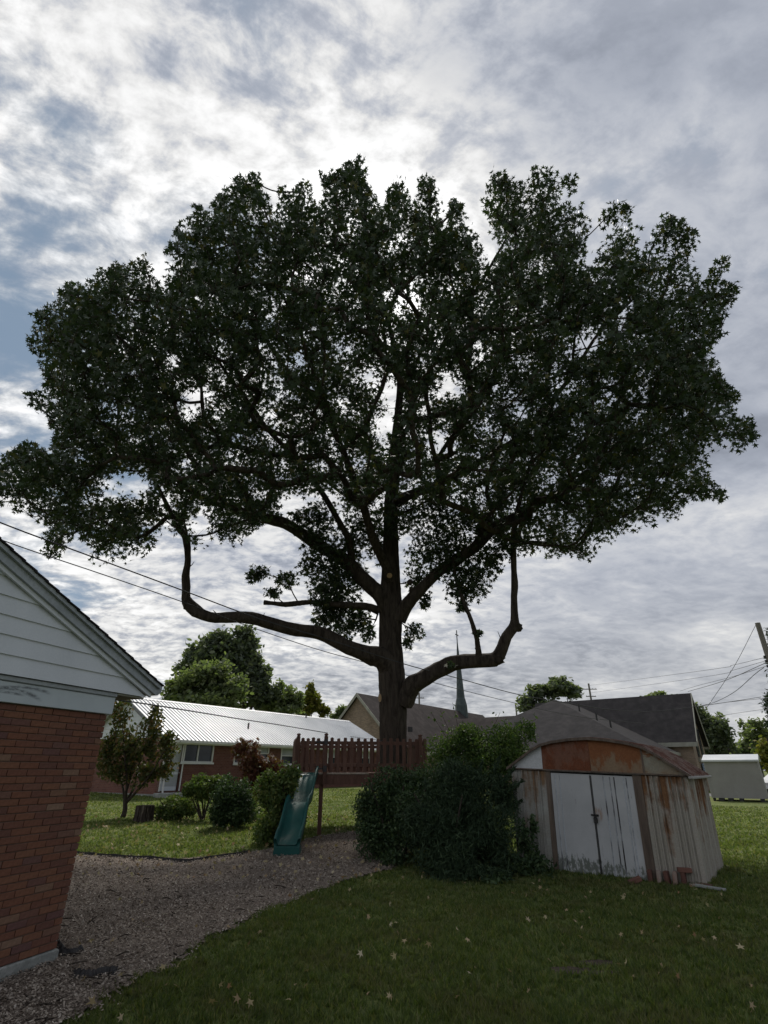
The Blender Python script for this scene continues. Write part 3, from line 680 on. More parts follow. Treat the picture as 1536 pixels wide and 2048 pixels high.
# ------------------------------------------------------------------ neighbour's ranch house
GR = R_(55)                                   # the street grid: local x runs away to the right, local y away to the left
def neighbour_house():
    o = np.array([-10.3, 27.2]); gz = float(terrain(*o)) - .03
    H = empty('ranch_house', (o[0], o[1], gz), rz=GR); tag(H, 'long red brick ranch house with white ribbed metal roof', 'house')
    L, D, WH = 18.2, 7.6, 2.58
    ux, uy = np.array([math.cos(GR), math.sin(GR)]), np.array([-math.sin(GR), math.cos(GR)])
    def front(px, py):                        # pixel -> (x, z) on the front wall
        d = ray(px, py); nrm = np.array([uy[0], uy[1], 0]); t = np.dot(np.array([o[0], o[1], 0]) - EYE, nrm) / np.dot(d, nrm); p = EYE + d * t
        return float(np.dot(p[:2] - o, ux)), float(p[2] - gz)
    ops = []
    for (x0, y0, x1, y1, kind) in [(367, 1486, 424, 1526, 'slider'), (470, 1492, 486, 1528, 'single'), (514, 1492, 536, 1522, 'single'), (563, 1490, 590, 1530, 'single'), (655, 1494, 676, 1531, 'single'), (722, 1496, 740, 1531, 'single'), (333, 1482, 359, 1579, 'door')]:
        a, zt = front(x0, y0); b, zb = front(x1, y1)
        ops.append((a, b, zb, zt, kind))
    ops.sort()
    wf = MB(); x = 0.
    for (a, b, z0, z1, k) in ops:
        if k == 'door': z0 = .25
        z1 = min(z1, WH - .22)
        wf.box(x, a, 0, .2, -.4, WH - .2); wf.box(a, b, 0, .2, -.4, z0); wf.box(a, b, 0, .2, z1, WH - .2); x = b
    wf.box(x, L, 0, .2, -.4, WH - .2)
    wf.box(0, .2, .2, D, -.4, WH); wf.box(L - .2, L, .2, D, -.4, WH); wf.box(.2, L - .2, D - .2, D, -.4, WH)
    wf.build('brick_wall', M['brickwall_red'], H)
    m = MB(); m.box(-.04, L + .04, -.05, D + .05, -.4, .13); m.build('foundation', M['concrete'], H)
    m = MB(); m.box(-.02, L + .02, -.03, .2, WH - .2, WH + .02); m.build('frieze_board', M['cream'], H)
    for (a, b, z0, z1, k) in ops:
        z1 = min(z1, WH - .22)
        if k == 'door':
            dr = MB().box(a + .07, b - .07, .05, .10, .27, z1 - .07).build('door', M['door_white'], H)
            f = MB(); f.box(a, a + .07, -.02, .14, .25, z1); f.box(b - .07, b, -.02, .14, .25, z1); f.box(a + .07, b - .07, -.02, .14, z1 - .07, z1); f.build('door_frame', M['trim_white'], dr)
            p = MB(); w = (b - a - .14)
            for zz0, zz1 in ((.45, .95), (1.05, 1.9)): p.box(a + .07 + w * .12, b - .07 - w * .12, .043, .051, zz0, min(zz1, z1 - .2))
            p.build('door_panel', M['curtain'], dr)
            MB().cyl((b - .16, .02), .025, 1.0, 1.05, 10).build('door_knob', M['chrome'], dr)
            MB().box(a - .25, b + .5, -1.1, -.052, -.4, .2, .02).build('door_step', M['concrete'], H)
            continue
        wn = MB()
        for q in ((a, a + .07, z0, z1), (b - .07, b, z0, z1)): wn.box(q[0], q[1], -.03, .12, q[2], q[3])
        wn.box(a + .07, b - .07, -.03, .12, z1 - .07, z1); wn.box(a + .07, b - .07, -.03, .12, z0, z0 + .07)
        if k == 'slider': wn.box((a + b) / 2 - .03, (a + b) / 2 + .03, -.02, .12, z0 + .07, z1 - .07)
        else: wn.box(a + .07, b - .07, -.02, .12, (z0 + z1) / 2 - .025, (z0 + z1) / 2 + .025)
        w = wn.build('window', M['trim_white'], H)
        MB().box(a - .05, b + .05, -.09, -.031, z0 - .06, z0 + .02).build('window_sill', M['trim_white'], w)
        if k == 'slider':
            for q0, q1 in ((a + .07, (a + b) / 2 - .03), ((a + b) / 2 + .03, b - .07)): MB().box(q0, q1, .04, .05, z0 + .07, z1 - .07).build('pane', M['glass'], w)
        else:
            for q0, q1, mm in ((z0 + .07, (z0 + z1) / 2 - .025, 'glass'), ((z0 + z1) / 2 + .025, z1 - .07, 'curtain')): MB().box(a + .07, b - .07, .04, .05, q0, q1).build('pane', M[mm], w)
    # gables with lap siding
    R = 1.92; OH = .45; half = D / 2
    def rz(y): return WH + .02 + R * (1 - abs(y - half) / half)
    for gx, off in ((0, -.02), (L, .0)):
        z = WH; n = 0
        MB().prism([(gx + (.02 if gx == 0 else -.12), .05, WH), (gx + (.02 if gx == 0 else -.12), D - .05, WH), (gx + (.02 if gx == 0 else -.12), half, WH + R - .05)], (.1, 0, 0)).build('gable_wall', M['siding'], H)
        while z < WH + R - .2:
            z1 = z + .17; y0 = half * (z - WH) / R; y1 = half * (z1 - WH) / R
            s = -1 if gx == 0 else 1
            MB().prism([(gx + s * .035, y0 + .02, z), (gx + s * .035, D - y0 - .02, z), (gx + s * .012, D - y1 - .02, z1), (gx + s * .012, y1 + .02, z1)], (-s * .014, 0, 0)).build('siding_board', M['siding'], H)
            z = z1
    # roof slabs with ribs
    ez = WH + .06 - R / half * OH; rg = WH + R + .10
    for s in (0, 1):
        def Y(y): return y if s == 0 else D - y
        rf = MB(); rf.prism([(-.35, Y(-OH), ez - .02), (-.35, Y(-OH), ez + .02), (-.35, Y(half), rg), (-.35, Y(half), rg - .06)], (L + .7, 0, 0))
        ro = rf.build('roof', M['roof_white'], H)
        rb = MB(); x = -.33
        while x < L + .33:
            rb.prism([(x - .032, Y(-OH - .004), ez + .016), (x - .020, Y(-OH - .004), ez + .062), (x + .020, Y(-OH - .004), ez + .062), (x + .032, Y(-OH - .004), ez + .016)], (0, (half + OH) * (1 if s == 0 else -1), rg - ez - .018)); x += .229
        q = rb.build('roof_ribs', M['roof_white'], ro); q['kind'] = 'stuff'
        MB().box(-.34, L + .34, min(Y(-OH - .03), Y(-OH + .002)), max(Y(-OH - .03), Y(-OH + .002)), ez - .16, ez - .025).build('fascia', M['trim_white'], H)
        MB().box(-.3, L + .3, min(Y(-OH + .004), Y(-.035)), max(Y(-OH + .004), Y(-.035)), ez - .15, ez - .12).build('soffit', M['cream'], H)
        for gx in (-.37, L + .345):
            MB().prism([(gx, Y(-OH), ez - .14), (gx, Y(-OH), ez + .03), (gx, Y(half), rg + .012), (gx, Y(half), rg - .16)], (.022, 0, 0)).build('rake_board', M['shed_frame'], H)
    MB().prism([(-.36, half - .16, rg - .045), (-.36, half, rg + .035), (-.36, half + .16, rg - .045)], (L + .72, 0, 0)).build('ridge_cap', M['roof_white'], ro)
    gt = MB().prism([(-.3, -OH - .13, ez - .10), (-.3, -OH - .14, ez), (-.3, -OH - .12, ez), (-.3, -OH - .11, ez - .09), (-.3, -OH - .034, ez - .09), (-.3, -OH - .034, ez - .12), (-.3, -OH - .11, ez - .12)], (L + .6, 0, 0)).build('gutter', M['trim_white'], H)
    a, _ = front(594, 1480)
    for xx in (.12, a):
        MB().tube([(xx, -OH - .08, ez - .1), (xx, -OH - .08, ez - .22), (xx, -.1, ez - .45), (xx, -.09, .5), (xx, -.12, .12), (xx - .03, -.45, .0)], .042, 8).build('downspout', M['trim_white'], H)
    def onroof(px, py):
        nrm = np.array([-uy[0] * R / half, -uy[1] * R / half, 1.0]); p0 = np.array([o[0] - uy[0] * OH, o[1] - uy[1] * OH, gz + ez]); d = ray(px, py); t = np.dot(p0 - EYE, nrm) / np.dot(d, nrm); p = EYE + d * t
        return float(np.dot(p[:2] - o, ux)), float(np.dot(p[:2] - o, uy)), float(p[2] - gz)
    for px, py, hh in ((496, 1460, .38), (612, 1437, .30)):
        x, y, z = onroof(px, py); MB().cyl((x, y), .05, z - .1, z + hh, 10).build('vent_pipe', M['iron'], ro)
    m = MB(); gx, gy = -.03, 1.6
    m.box(gx - .1, gx, gy, gy + .16, .85, 1.25, .01); m.build('meter_box', M['trim_white'], H)
neighbour_house()

# ------------------------------------------------------------------ church: nave with spire, hall and hip-roofed wing
def church():
    o = (25.8, 48.0); H = empty('church', (o[0], o[1], 0), rz=GR); tag(H, 'tan brick church with steep brown roofs and slender green spire', 'church')
    def gable_x(name, x0, x1, yc, half, ez, rzt, mat, oh=.35, wm='brickwall_tan'):    # ridge along x
        w = MB(); w.box(x0, x1, yc - half, yc + half, -1, ez); w.build('wall', M[wm], H)
        for gx in (x0 + .003, x1 - .203): MB().prism([(gx, yc - half, ez), (gx, yc + half, ez), (gx, yc, rzt - .08)], (.2, 0, 0)).build('gable_wall', M[wm], H)
        sl = (rzt - ez) / half; rr = None
        for s in (-1, 1):
            m = MB(); e = (yc + s * (half + oh), ez - sl * oh + .12); r = (yc, rzt + .12)
            m.prism([(x0 - oh, e[0], e[1] - .14), (x0 - oh, e[0], e[1]), (x0 - oh, r[0], r[1]), (x0 - oh, r[0], r[1] - .14)], (x1 - x0 + 2 * oh, 0, 0)); rr = m.build('roof', M[mat], H)
            for gx in (x0 - oh - .05, x1 + oh + .005):
                MB().prism([(gx, e[0], e[1] - .30), (gx, e[0], e[1] + .02), (gx, r[0], r[1] + .02), (gx, r[0], r[1] - .34)], (.045, 0, 0)).build('rake_board', M['cream'], H)
            MB().box(x0 - oh, x1 + oh, min(e[0], e[0] + s * .05) + s * .003, max(e[0], e[0] + s * .05) + s * .003, e[1] - .32, e[1] - .02).build('fascia', M['cream'], H)
        return rr
    def gable_y(x0, x1, y0, y1, ez, rzt, mat, oh=.4, wm='brickwall_tan', ends=(True, True)):
        xc = (x0 + x1) / 2; half = (x1 - x0) / 2; MB().box(x0, x1, y0, y1, -1, ez).build('wall', M[wm], H); sl = (rzt - ez) / half
        for gy in (y0 + .003, y1 - .203): MB().prism([(x0, gy, ez), (x1, gy, ez), (xc, gy, rzt - .08)], (0, .2, 0)).build('gable_wall', M[wm], H)
        for s in (-1, 1):
            m = MB(); e = (xc + s * (half + oh), ez - sl * oh + .12); r = (xc, rzt + .12)
            m.prism([(e[0], y0 - oh, e[1] - .14), (e[0], y0 - oh, e[1]), (r[0], y0 - oh, r[1]), (r[0], y0 - oh, r[1] - .14)], (0, y1 - y0 + 2 * oh, 0)); m.build('roof', M[mat], H)
            MB().prism([(e[0], y0 - oh - .06, e[1] - .34), (e[0], y0 - oh - .06, e[1] + .03), (r[0], y0 - oh - .06, r[1] + .03), (r[0], y0 - oh - .06, r[1] - .38)], (0, .055, 0)).build('rake_board', M['cream'], H)
            MB().box(min(e[0], e[0] + s * .05) + s * .003, max(e[0], e[0] + s * .05) + s * .003, y0 - oh, y1 + oh, e[1] - .36, e[1] - .02).build('fascia', M['cream'], H)
    nave = gable_x('nave', -10.5, 17.5, 27.2, 4.1, 4.1, 8.35, 'shingle_brown')
    gable_y(0, 7.5, 14.2, 30, 3.9, 6.75, 'shingle_brown')
    gable_y(0, 7.5, 0, 14, 4.0, 7.85, 'shingle')
    # openings in the hall's end gable
    for xx in (1.9, 4.6):
        w = MB().box(xx, xx + 1.0, -.10, -.004, 2.6, 5.4 if xx < 3 else 5.0).build('window', M['shed_block'], H)
        MB().box(xx + .1, xx + .9, -.106, -.101, 2.75, 4.9).build('pane', M['glass'], w)
    MB().box(1.5, 6.0, -.16, -.004, 2.2, 2.5).build('window_ledge', M['cream'], H)
    bn = MB()
    for i in range(6): bn.box(2.2, 4.6, -.20 - .01 * (i % 2), -.108, 1.0 + i * .19, 1.16 + i * .19)
    bn.build('striped_panel', M['blue_sign'], H)
    MB().box(5.2, 6.4, -.12, -.004, -.3, 2.0).build('door', M['shed_block'], H)
    # hip wing in front
    x0, y0, y1 = -13.2, 1.47, 17.3; yc = (y0 + y1) / 2; hw = (y1 - y0) / 2; ez = 3.0; top = 7.2; oh = .4
    MB().box(x0, -.01, y0, y1, -1, ez).build('wall', M['brickwall_tan'], H)
    m = MB(); a = (x0 - oh, y0 - oh, ez - .1); b = (x0 - oh, y1 + oh, ez - .1); p = (x0 + hw, yc, top); q = (3.2, yc, top); c = (.3, y0 - oh, ez - .1); d = (.3, y1 + oh, ez - .1)
    m.poly([a, p, b]); m.poly([a, c, q, p]); m.poly([b, p, q, d]); m.poly([a, b, d, c])
    wr = m.build('hip_roof', M['shingle'], H)
    for s in (y0 - oh - .05, y1 + oh + .004): MB().box(x0 - oh, 0, s, s + .046, ez - .34, ez - .09).build('fascia', M['cream'], H)
    MB().box(x0 - oh - .05, x0 - oh - .004, y0 - oh, y1 + oh, ez - .34, ez - .09).build('fascia', M['cream'], H)
    for t in (.28, .5, .66):
        xx = x0 + hw * (1 - t) + 1.6; yy = yc - hw * t * 1.0; zz = ez + (top - ez) * (1 - t) - .1
        MB().cyl((xx, yy), .07, zz - .3, zz + .75, 8).build('vent_pipe', M['iron'], wr)
    MB().box(-8, -7.6, 22.8, 23.1, 4.9, 5.35).build('roof_vent', M['iron'], nave)
    # chimney and spire on the nave
    c = MB(); c.box(-5.6, -4.3, 26.7, 27.7, 7.2, 9.15); c.box(-5.75, -4.15, 26.55, 27.85, 9.155, 9.35); c.build('chimney', M['brickwall_tan'], H)
    sx, sy = 11.5, 27.2; s = MB()
    def octa(r): return [(sx + r * math.cos(k * math.pi / 4 + .39), sy + r * math.sin(k * math.pi / 4 + .39)) for k in range(8)]
    s.loft([octa(.85), octa(.78), octa(.6), octa(.55), octa(.07)], [7.6, 9.2, 10.0, 10.1, 17.4]); sp = s.build('spire', M['copper'], H)
    cr = MB(); cr.box(sx - .05, sx + .05, sy - .05, sy + .05, 17.3, 19.1); cr.prism([(sx - .42, sy + .6 * 0 - .045, 18.40), (sx + .42, sy - .045, 18.40), (sx + .42, sy - .045, 18.52), (sx - .42, sy - .045, 18.52)], (0, .09, 0))
    cr.build('cross', M['iron'], sp)
church()

# ------------------------------------------------------------------ metal garden shed (local x along the front, -y outwards)
def metal_shed():
    H = empty('metal_shed', (2.44, 11.46, 0.03), rz=R_(-35), ry=R_(2.2)); tag(H, 'rusted white metal garden shed with double doors and arched gable', 'shed')
    W, D, EZ = 3.05, 2.45, 1.60
    fr = MB(); fr.box(-.02, W + .02, -.02, D + .02, -.12, -.02); fr.build('floor_frame', M['shed_frame'], H)
    core = MB(); core.box(.03, W - .03, .06, D - .03, -.02, EZ - .01); core.build('inner_wall', M['shed_block'], H)
    def panel(x0, x1, mat, axis='front', ribs=2):
        """pressed wall panel with standing ribs"""
        m = MB(); w = x1 - x0; pts = [(x0, .0)]
        for i in range(ribs):
            c = x0 + w * (i + 1) / (ribs + 1)
            pts += [(c - .034, 0), (c - .020, -.024), (c - .002, -.024), (c + .004, .014), (c + .016, .014), (c + .024, 0)]
        pts.append((x1, 0)); back = [(x1, .03), (x0, .03)]
        poly = pts + back
        if axis == 'front': m.prism([(p[0], p[1], -.02) for p in poly], (0, 0, EZ))
        else: m.prism([(W - p[1], p[0], -.02) for p in poly], (0, 0, EZ))
        return m.build('wall_panel', mat, H)
    panel(0.0, .335, M['shed_wall']); panel(.337, .675, M['shed_wall'])
    panel(2.345, 2.70, M['shed_wall_rusty'], ribs=3); panel(2.702, W, M['shed_wall_rusty'], ribs=3)
    for i in range(4): panel(.03 + i * (D - .03) / 4, .028 + (i + 1) * (D - .03) / 4, M['shed_wall_rusty'], 'side')
    for i in range(5): MB().box(W * i / 5 + .002, W * (i + 1) / 5 - .002, D - .02, D + .005, -.02, EZ - .02).build('wall_panel', M['shed_wall'], H)
    for i in range(4): MB().box(-.006, .028, .035 + i * (D - .06) / 4, .033 + (i + 1) * (D - .06) / 4, -.02, EZ - .02).build('wall_panel', M['shed_wall'], H)
    # jambs, door rails
    MB().box(.677, .768, -.018, .03, -.05, EZ - .02, .004).build('door_jamb', M['shed_jamb'], H)
    MB().box(2.205, 2.343, -.018, .03, -.07, EZ - .02, .004).build('door_jamb', M['shed_jamb'], H)
    MB().box(.70, 2.32, -.030, -.005, EZ - .019, EZ + .012).build('door_rail', M['shed_frame'], H)
    MB().box(.70, 2.33, -.06, .03, -.075, -.035, .004).build('door_sill', M['shed_frame'], H)
    for (a, b, ribs) in ((.772, 1.488, (.075, .155)), (1.492, 2.201, (.33, .22, .40, .60, .555)[0:5])):
        d = MB().box(a, b, -.004, .02, -.03, EZ - .045, .003).build('door', M['shed_door'], H)
        for r in ribs:
            x = a + r if a < 1 else a + r
            MB().prism([(x - .010, -.004, -.02), (x - .003, -.013, -.02), (x + .003, -.013, -.02), (x + .010, -.004, -.02)], (0, 0, EZ - .05)).build('door_rib', M['door_rib'], d)
        e = 1.486 if a < 1 else 1.494
        MB().box(min(e, e + (.0 if a > 1 else -.012)), max(e, e + (.012 if a > 1 else .0)), -.012, -.0045, -.02, EZ - .06).build('door_edge', M['iron'], d)
    hs = MB().box(1.43, 1.56, -.024, -.0125, .905, .935, .002).build('hasp', M['iron'], H)
    lk = MB(); lk.box(1.475, 1.54, -.055, -.026, .80, .885, .006); lk.tube([(1.487, -.04, .885), (1.487, -.04, .925), (1.507, -.04, .94), (1.528, -.04, .925), (1.528, -.04, .885)], .006, 6); lk.build('padlock', M['iron'], H)
    # gable panels
    prof = [(-.07, EZ), (.18, EZ + .16), (.42, EZ + .32), (.62, EZ + .425), (.85, EZ + .485), (1.2, EZ + .535), (1.525, EZ + .555), (1.85, EZ + .535), (2.2, EZ + .485), (2.43, EZ + .425), (2.63, EZ + .32), (2.87, EZ + .16), (3.12, EZ)]
    def pz(x): return float(np.interp(x, [p[0] for p in prof], [p[1] for p in prof]))
    def gp(x0, x1, mat, y):
        xs = [x0] + [p[0] for p in prof if x0 < p[0] < x1] + [x1]
        pts = [(x0, y, EZ + .014)] + [(x1, y, EZ + .014)] + [(x, y, max(pz(x) - .012, EZ + .016)) for x in reversed(xs)]
        MB().prism(pts, (0, .02, 0)).build('gable_panel', mat, H)
    gp(.02, .633, M['shed_gable_white'], -.012); gp(.636, 1.523, M['shed_rust_dark'], -.014); gp(1.526, 2.40, M['shed_rust_light'], -.012); gp(2.418, 3.03, M['shed_rust_end'], -.014)
    gp(.02, 3.03, M['shed_wall'], D - .02)
    MB().box(2.395, 2.425, -.022, -.0145, EZ + .02, pz(2.41) - .02).build('gable_seam', M['shed_jamb'], H)
    MB().box(-.05, W + .05, -.045, .0, EZ - .012, EZ + .013, .003).build('header_rail', M['shed_jamb'], H)
    # roof: sheets following the arch, ribs across
    for i in range(len(prof) - 1):
        (xa, za), (xb, zb) = prof[i], prof[i + 1]
        m = MB(); m.prism([(xa, -.06, za - .004), (xb, -.06, zb - .004), (xb, -.06, zb + .010), (xa, -.06, za + .010)], (0, D + .12, 0)); r = m.build('roof_sheet', M['shed_roof'], H)
        rb = MB(); y = .12
        while y < D:
            rb.prism([(xa, y - .03, za + .010), (xa, y - .015, za + .028), (xa, y + .015, za + .028), (xa, y + .03, za + .010)], (xb - xa, 0, zb - za)); y += .2
        rb.build('roof_rib', M['shed_roof'], r)
    m = MB()
    for i in range(len(prof) - 1):
        (xa, za), (xb, zb) = prof[i], prof[i + 1]
        m.prism([(xa, -.085, za - .03), (xb, -.085, zb - .03), (xb, -.085, zb + .016), (xa, -.085, za + .016)], (0, .03, 0))
    m.build('roof_edge_trim', M['shed_jamb'], H)
    MB().box(W + .03, W + .10, -.10, D + .06, EZ - .045, EZ - .003, .01).build('side_eave_trim', M['greywall'], H)
metal_shed()
def loose_bricks():
    v = np.array([math.cos(R_(-35)), math.sin(R_(-35))]); n = np.array([v[1], -v[0]]) * 1; n = np.array([-math.sin(R_(35)), -math.cos(R_(35))])
    o = np.array([2.44, 11.46])
    me = []
    for i in range(3):
        m = MB(); m.box(-.10, .10, -.05, .05, 0, .065, .008); q = m.mesh('loose_brick'); q.materials.append(M['oldbrick']); me.append(q)
    spec = [(2.30, .07, .0, 0, 88, 'pale chipped brick standing against the brown door jamb of the shed'), (2.425, .075, .0, 9, 85, 'red brick standing upright beside a pale chipped brick at the shed'), (2.545, .08, 0, -6, 92, 'grey brick standing upright in the row at the foot of the rusty panel'), (2.665, .085, 0, 5, 84, 'brown brick standing upright in the row below the rust streaks'), (2.785, .07, .0, -3, 88, 'dark red brick at the end of the upright row, another brick upon it'), (2.785, .06, .185, 18, 0, 'brick lying on top of the end brick of the upright row'), (2.93, .15, .0, 30, 0, 'orange broken brick lying flat near the shed corner'), (2.10, .36, .0, 25, 20, 'brick half sunk in the grass in front of the shed door'), (3.02, .05, .0, -20, 0, 'pale brick lying flat under the shed corner')]
    for i, (s, out, dz, a, up, lab) in enumerate(spec):
        p = o + v * s + n * out; b = link('loose_brick', me[i % 3], None); z = float(gh(*p)) - .02 + dz
        b.rotation_euler = (R_(random.uniform(-6, 6)), R_(-up), R_(-35 + a)); b.location = (p[0], p[1], z + (.09 if up > 45 else .0) + (.03 if 5 < up < 45 else 0))
        tag(b, lab, 'brick', 'loose bricks at the shed')
    p = o + v * 3.12 + n * .24
    b = MB().box(-.20, .20, -.05, .05, 0, .03, .005).build('wood_plank', M['concrete']); b.location = (p[0], p[1], float(gh(*p)) + .02); b.rotation_euler = (0, R_(4), R_(-28))
    tag(b, 'short grey weathered plank lying by the shed corner', 'plank')
loose_bricks()

# ------------------------------------------------------------------ tree fort deck and slide
TRUNK = np.array([.28, 17.0])
DECK_O = np.array([-2.28, 14.95]); DECK_A = R_(10.5)
def tree_deck():
    H = empty('play_deck', (DECK_O[0], DECK_O[1], 0), rz=DECK_A); tag(H, 'raised red-brown play deck with picket railing around the big tree', 'play deck')
    ux = np.array([math.cos(DECK_A), math.sin(DECK_A)]); uy = np.array([-ux[1], ux[0]])
    def g(x, y): p = DECK_O + ux * x + uy * y; return float(terrain(*p))
    tl = np.array([np.dot(TRUNK - DECK_O, ux), np.dot(TRUNK - DECK_O, uy)])
    L, D, FZ, TZ = 3.5, 2.6, 1.53, 2.36
    # floor planks run front to back, cut round the trunk
    x = .0
    while x < L - .05:
        x1 = min(x + .135, L); spans = [(.02, D)]
        if x1 > tl[0] - .52 and x < tl[0] + .52: spans = [(.02, max(tl[1] - .52, .1)), (tl[1] + .52, D)]
        for a, b in spans:
            if b - a > .08: MB().box(x + .003, x1 - .003, a, b, FZ - .035, FZ + random.uniform(0, .003), .003).build('floor_board', M['deck'], H)
        x = x1
    # rim boards
    MB().box(-.03, L + .03, -.022, .018, FZ - .26, FZ - .042, .004).build('rim_board', M['deck'], H)
    MB().box(-.03, L + .03, D + .002, D + .04, FZ - .26, FZ - .042, .004).build('rim_board', M['deck'], H)
    MB().box(-.035, .0, .02, D, FZ - .26, FZ - .042, .004).build('rim_board', M['deck'], H)
    MB().box(L, L + .035, .02, D, FZ - .26, FZ - .042, .004).build('rim_board', M['deck'], H)
    MB().box(.62, 1.9, -.05, -.024, FZ - .03, FZ + .012, .004).build('worn_edge_board', M['deck_bare'], H)
    MB().box(.06, .5, -.05, -.024, FZ - .03, FZ + .012, .004).build('worn_edge_board', M['deck_bare'], H)
    # posts
    for (px, py, bot, topz) in ((.045, .06, True, 2.47), (.76, -.075, False, 2.47), (L - .2, -.075, False, 2.47), (.70, .08, True, 1.5), (L - .05, .08, True, 1.5), (.05, D - .06, True, 2.45), (L - .05, D - .06, True, 2.45)):
        z0 = g(px, py) - .15 if bot else FZ - .26
        w = .048; m = MB()
        sq = lambda r: [(px - r, py - r), (px + r, py - r), (px + r, py + r), (px - r, py + r)]
        if topz > 2: m.loft([sq(w), sq(w), sq(w - .014), sq(w - .014), sq(w), sq(w), sq(.01)], [z0, topz - .075, topz - .07, topz - .05, topz - .045, topz - .015, topz])
        else: m.loft([sq(w), sq(w)], [z0, topz - .04])
        m.build('post', M['deck'], H)
    # rails + pickets of the front
    for z in (FZ + .14, TZ - .16): MB().box(.10, L - .02, -.02, .015, z, z + .085, .004).build('rail', M['deck'], H)
    for z in (FZ + .14, TZ - .16): MB().box(.02, L - .02, D - .05, D - .015, z, z + .085, .004).build('rail', M['deck'], H)
    for z in (FZ + .14, TZ - .16):
        MB().box(.0, .035, .12, D - .12, z, z + .085, .004).build('rail', M['deck'], H); MB().box(L - .035, L, .12, D - .12, z, z + .085, .004).build('rail', M['deck'], H)
    def picket(x, y, ax=0, zb=None, w=.087):
        t = TZ + random.uniform(-.012, .014); zb = FZ + .03 if zb is None else zb; m = MB(); e = .018; h = w / 2
        if ax == 0: m.prism([(x - h, y, zb), (x + h, y, zb), (x + h, y, t - e), (x + h - e, y, t), (x - h + e, y, t), (x - h, y, t - e)], (0, .019, 0))
        else: m.prism([(x, y - h, zb), (x, y + h, zb), (x, y + h, t - e), (x, y + h - e, t), (x, y - h + e, t), (x, y - h, t - e)], (.019, 0, 0))
        m.build('picket', M['deck'], H)
    x = .16
    # gate part over the slide: closer pickets
    while x < .70: picket(x, -.042, zb=FZ + .06); x += .135
    x = .92
    while x < L - .25: picket(x, -.042, zb=FZ + .015); x += .176
    picket(L - .06, -.042)
    x = .17
    while x < L - .1: picket(x, D - .012); x += .19
    y = .2
    while y < D - .1: picket(-.021, y, 1); picket(L + .002, y, 1); y += .18
    # gate hinges
    for z in (TZ - .10, FZ + .10):
        m = MB(); m.box(.50, .71, -.052, -.043, z - .018, z + .018, .002); m.box(.715, .80, -.133, -.124, z - .07, z + .07, .002); m.tube([(.713, -.085, z - .05), (.713, -.085, z + .05)], .012, 8); m.build('gate_hinge', M['iron'], H)
    br = MB(); br.tube([(.80, -.135, FZ - .3), (.95, .05, 1.0)], .01, 6)
tree_deck()
def slide():
    top = np.array([-1.945, 14.80, 1.50]); g0 = float(gh(-1.95, 12.4)); 
    H = empty('green_slide', (-1.945, 12.4, g0)); tag(H, 'dark green plastic wavy slide hanging from the play deck', 'slide')
    Ls = 14.98 - 12.36; n = 60; rows = []
    for i in range(n + 1):
        t = i / n; y = 14.98 - 12.4 - t * Ls
        z = (1.53 - g0) * (1 - t) ** 1.0 + .20 * t                    # straight fall
        z += .085 * math.sin(2 * math.pi * t * 2.0 + .5) * math.sin(math.pi * t) ** .7
        if t < .06: z = min(z, 1.53 - g0)
        if t > .90: z = max(z, .19)
        rows.append((y, z))
    m = MB(); W = .215; prof = lambda z, f: [(-W - .055, z + .135 * f), (-W - .045, z + .165 * f), (-W - .012, z + .165 * f), (-W + .005, z + .13 * f), (-W + .018, z + .03), (-W + .05, z), (0, z - .006), (W - .05, z), (W - .018, z + .03), (W - .005, z + .13 * f), (W + .012, z + .165 * f), (W + .045, z + .165 * f), (W + .055, z + .135 * f), (W + .04, z - .035), (-W - .04, z - .035)]
    k = 15
    for i, (y, z) in enumerate(rows):
        f = 1.0 - .35 * max(0, (i / n - .93) / .07)
        for (x, zz) in prof(z, f): m.v.append((x, y, zz))
    for i in range(n):
        for j in range(k):
            a = i * k + j; b = i * k + (j + 1) % k; m.f.append((a, b, b + k, a + k))
    m.f.append(tuple(range(k))); m.f.append(tuple(reversed(range(n * k, n * k + k))))
    o = m.build('chute', M['slide'], H, smooth=True)
    me = o.data
    # foot block under the run-out
    y0, z0 = rows[-1]; b = MB()
    b.loft([[(-.27, y0 - .012), (.27, y0 - .012), (.26, y0 + .38), (-.26, y0 + .38)], [(-.262, y0 - .010), (.262, y0 - .010), (.255, y0 + .35), (-.255, y0 + .35)], [(-.255, y0 - .006), (.255, y0 - .006), (.25, y0 + .3), (-.25, y0 + .3)]], [-.06, .06, z0 - .036])
    b.build('foot', M['slide'], H)
    h = MB(); h.box(-.27, .27, 2.56, 2.60, 1.50 - g0, 1.545 - g0, .006); h.build('top_flange', M['slide'], H)
slide()

# ------------------------------------------------------------------ leaf clouds
def cloud_points(lobes, n, shell=.4, spread=.2):
    """n points spread over ellipsoids (cx,cy,cz,rx,ry,rz), nearer the outside than the middle"""
    lobes = np.array(lobes, float); vol = (lobes[:, 3] * lobes[:, 4] * lobes[:, 5]) ** .75; k = rng.choice(len(lobes), n, p=vol / vol.sum())
    d = rng.normal(0, 1, (n, 3)); d /= np.linalg.norm(d, axis=1, keepdims=True)
    r = rng.random(n) ** (1 / 3 * (1 - shell) + .0) * (1 + rng.normal(0, spread, n))
    return lobes[k, :3] + d * r[:, None] * lobes[k, 3:6], d
def lump(c, r, n, size=.45, squash=1., seed=0):
    """break one ellipsoid into overlapping sub-lobes so that its outline is uneven"""
    rg = np.random.default_rng(seed); out = []
    for i in range(n):
        d = rg.normal(0, 1, 3); d /= np.linalg.norm(d); d *= rg.random() ** .4 * (1 - size * .72)
        s = size * rg.uniform(.7, 1.2); out.append((c[0] + d[0] * r[0], c[1] + d[1] * r[1], c[2] + d[2] * r[2], r[0] * s, r[1] * s, r[2] * s * squash))
    return out
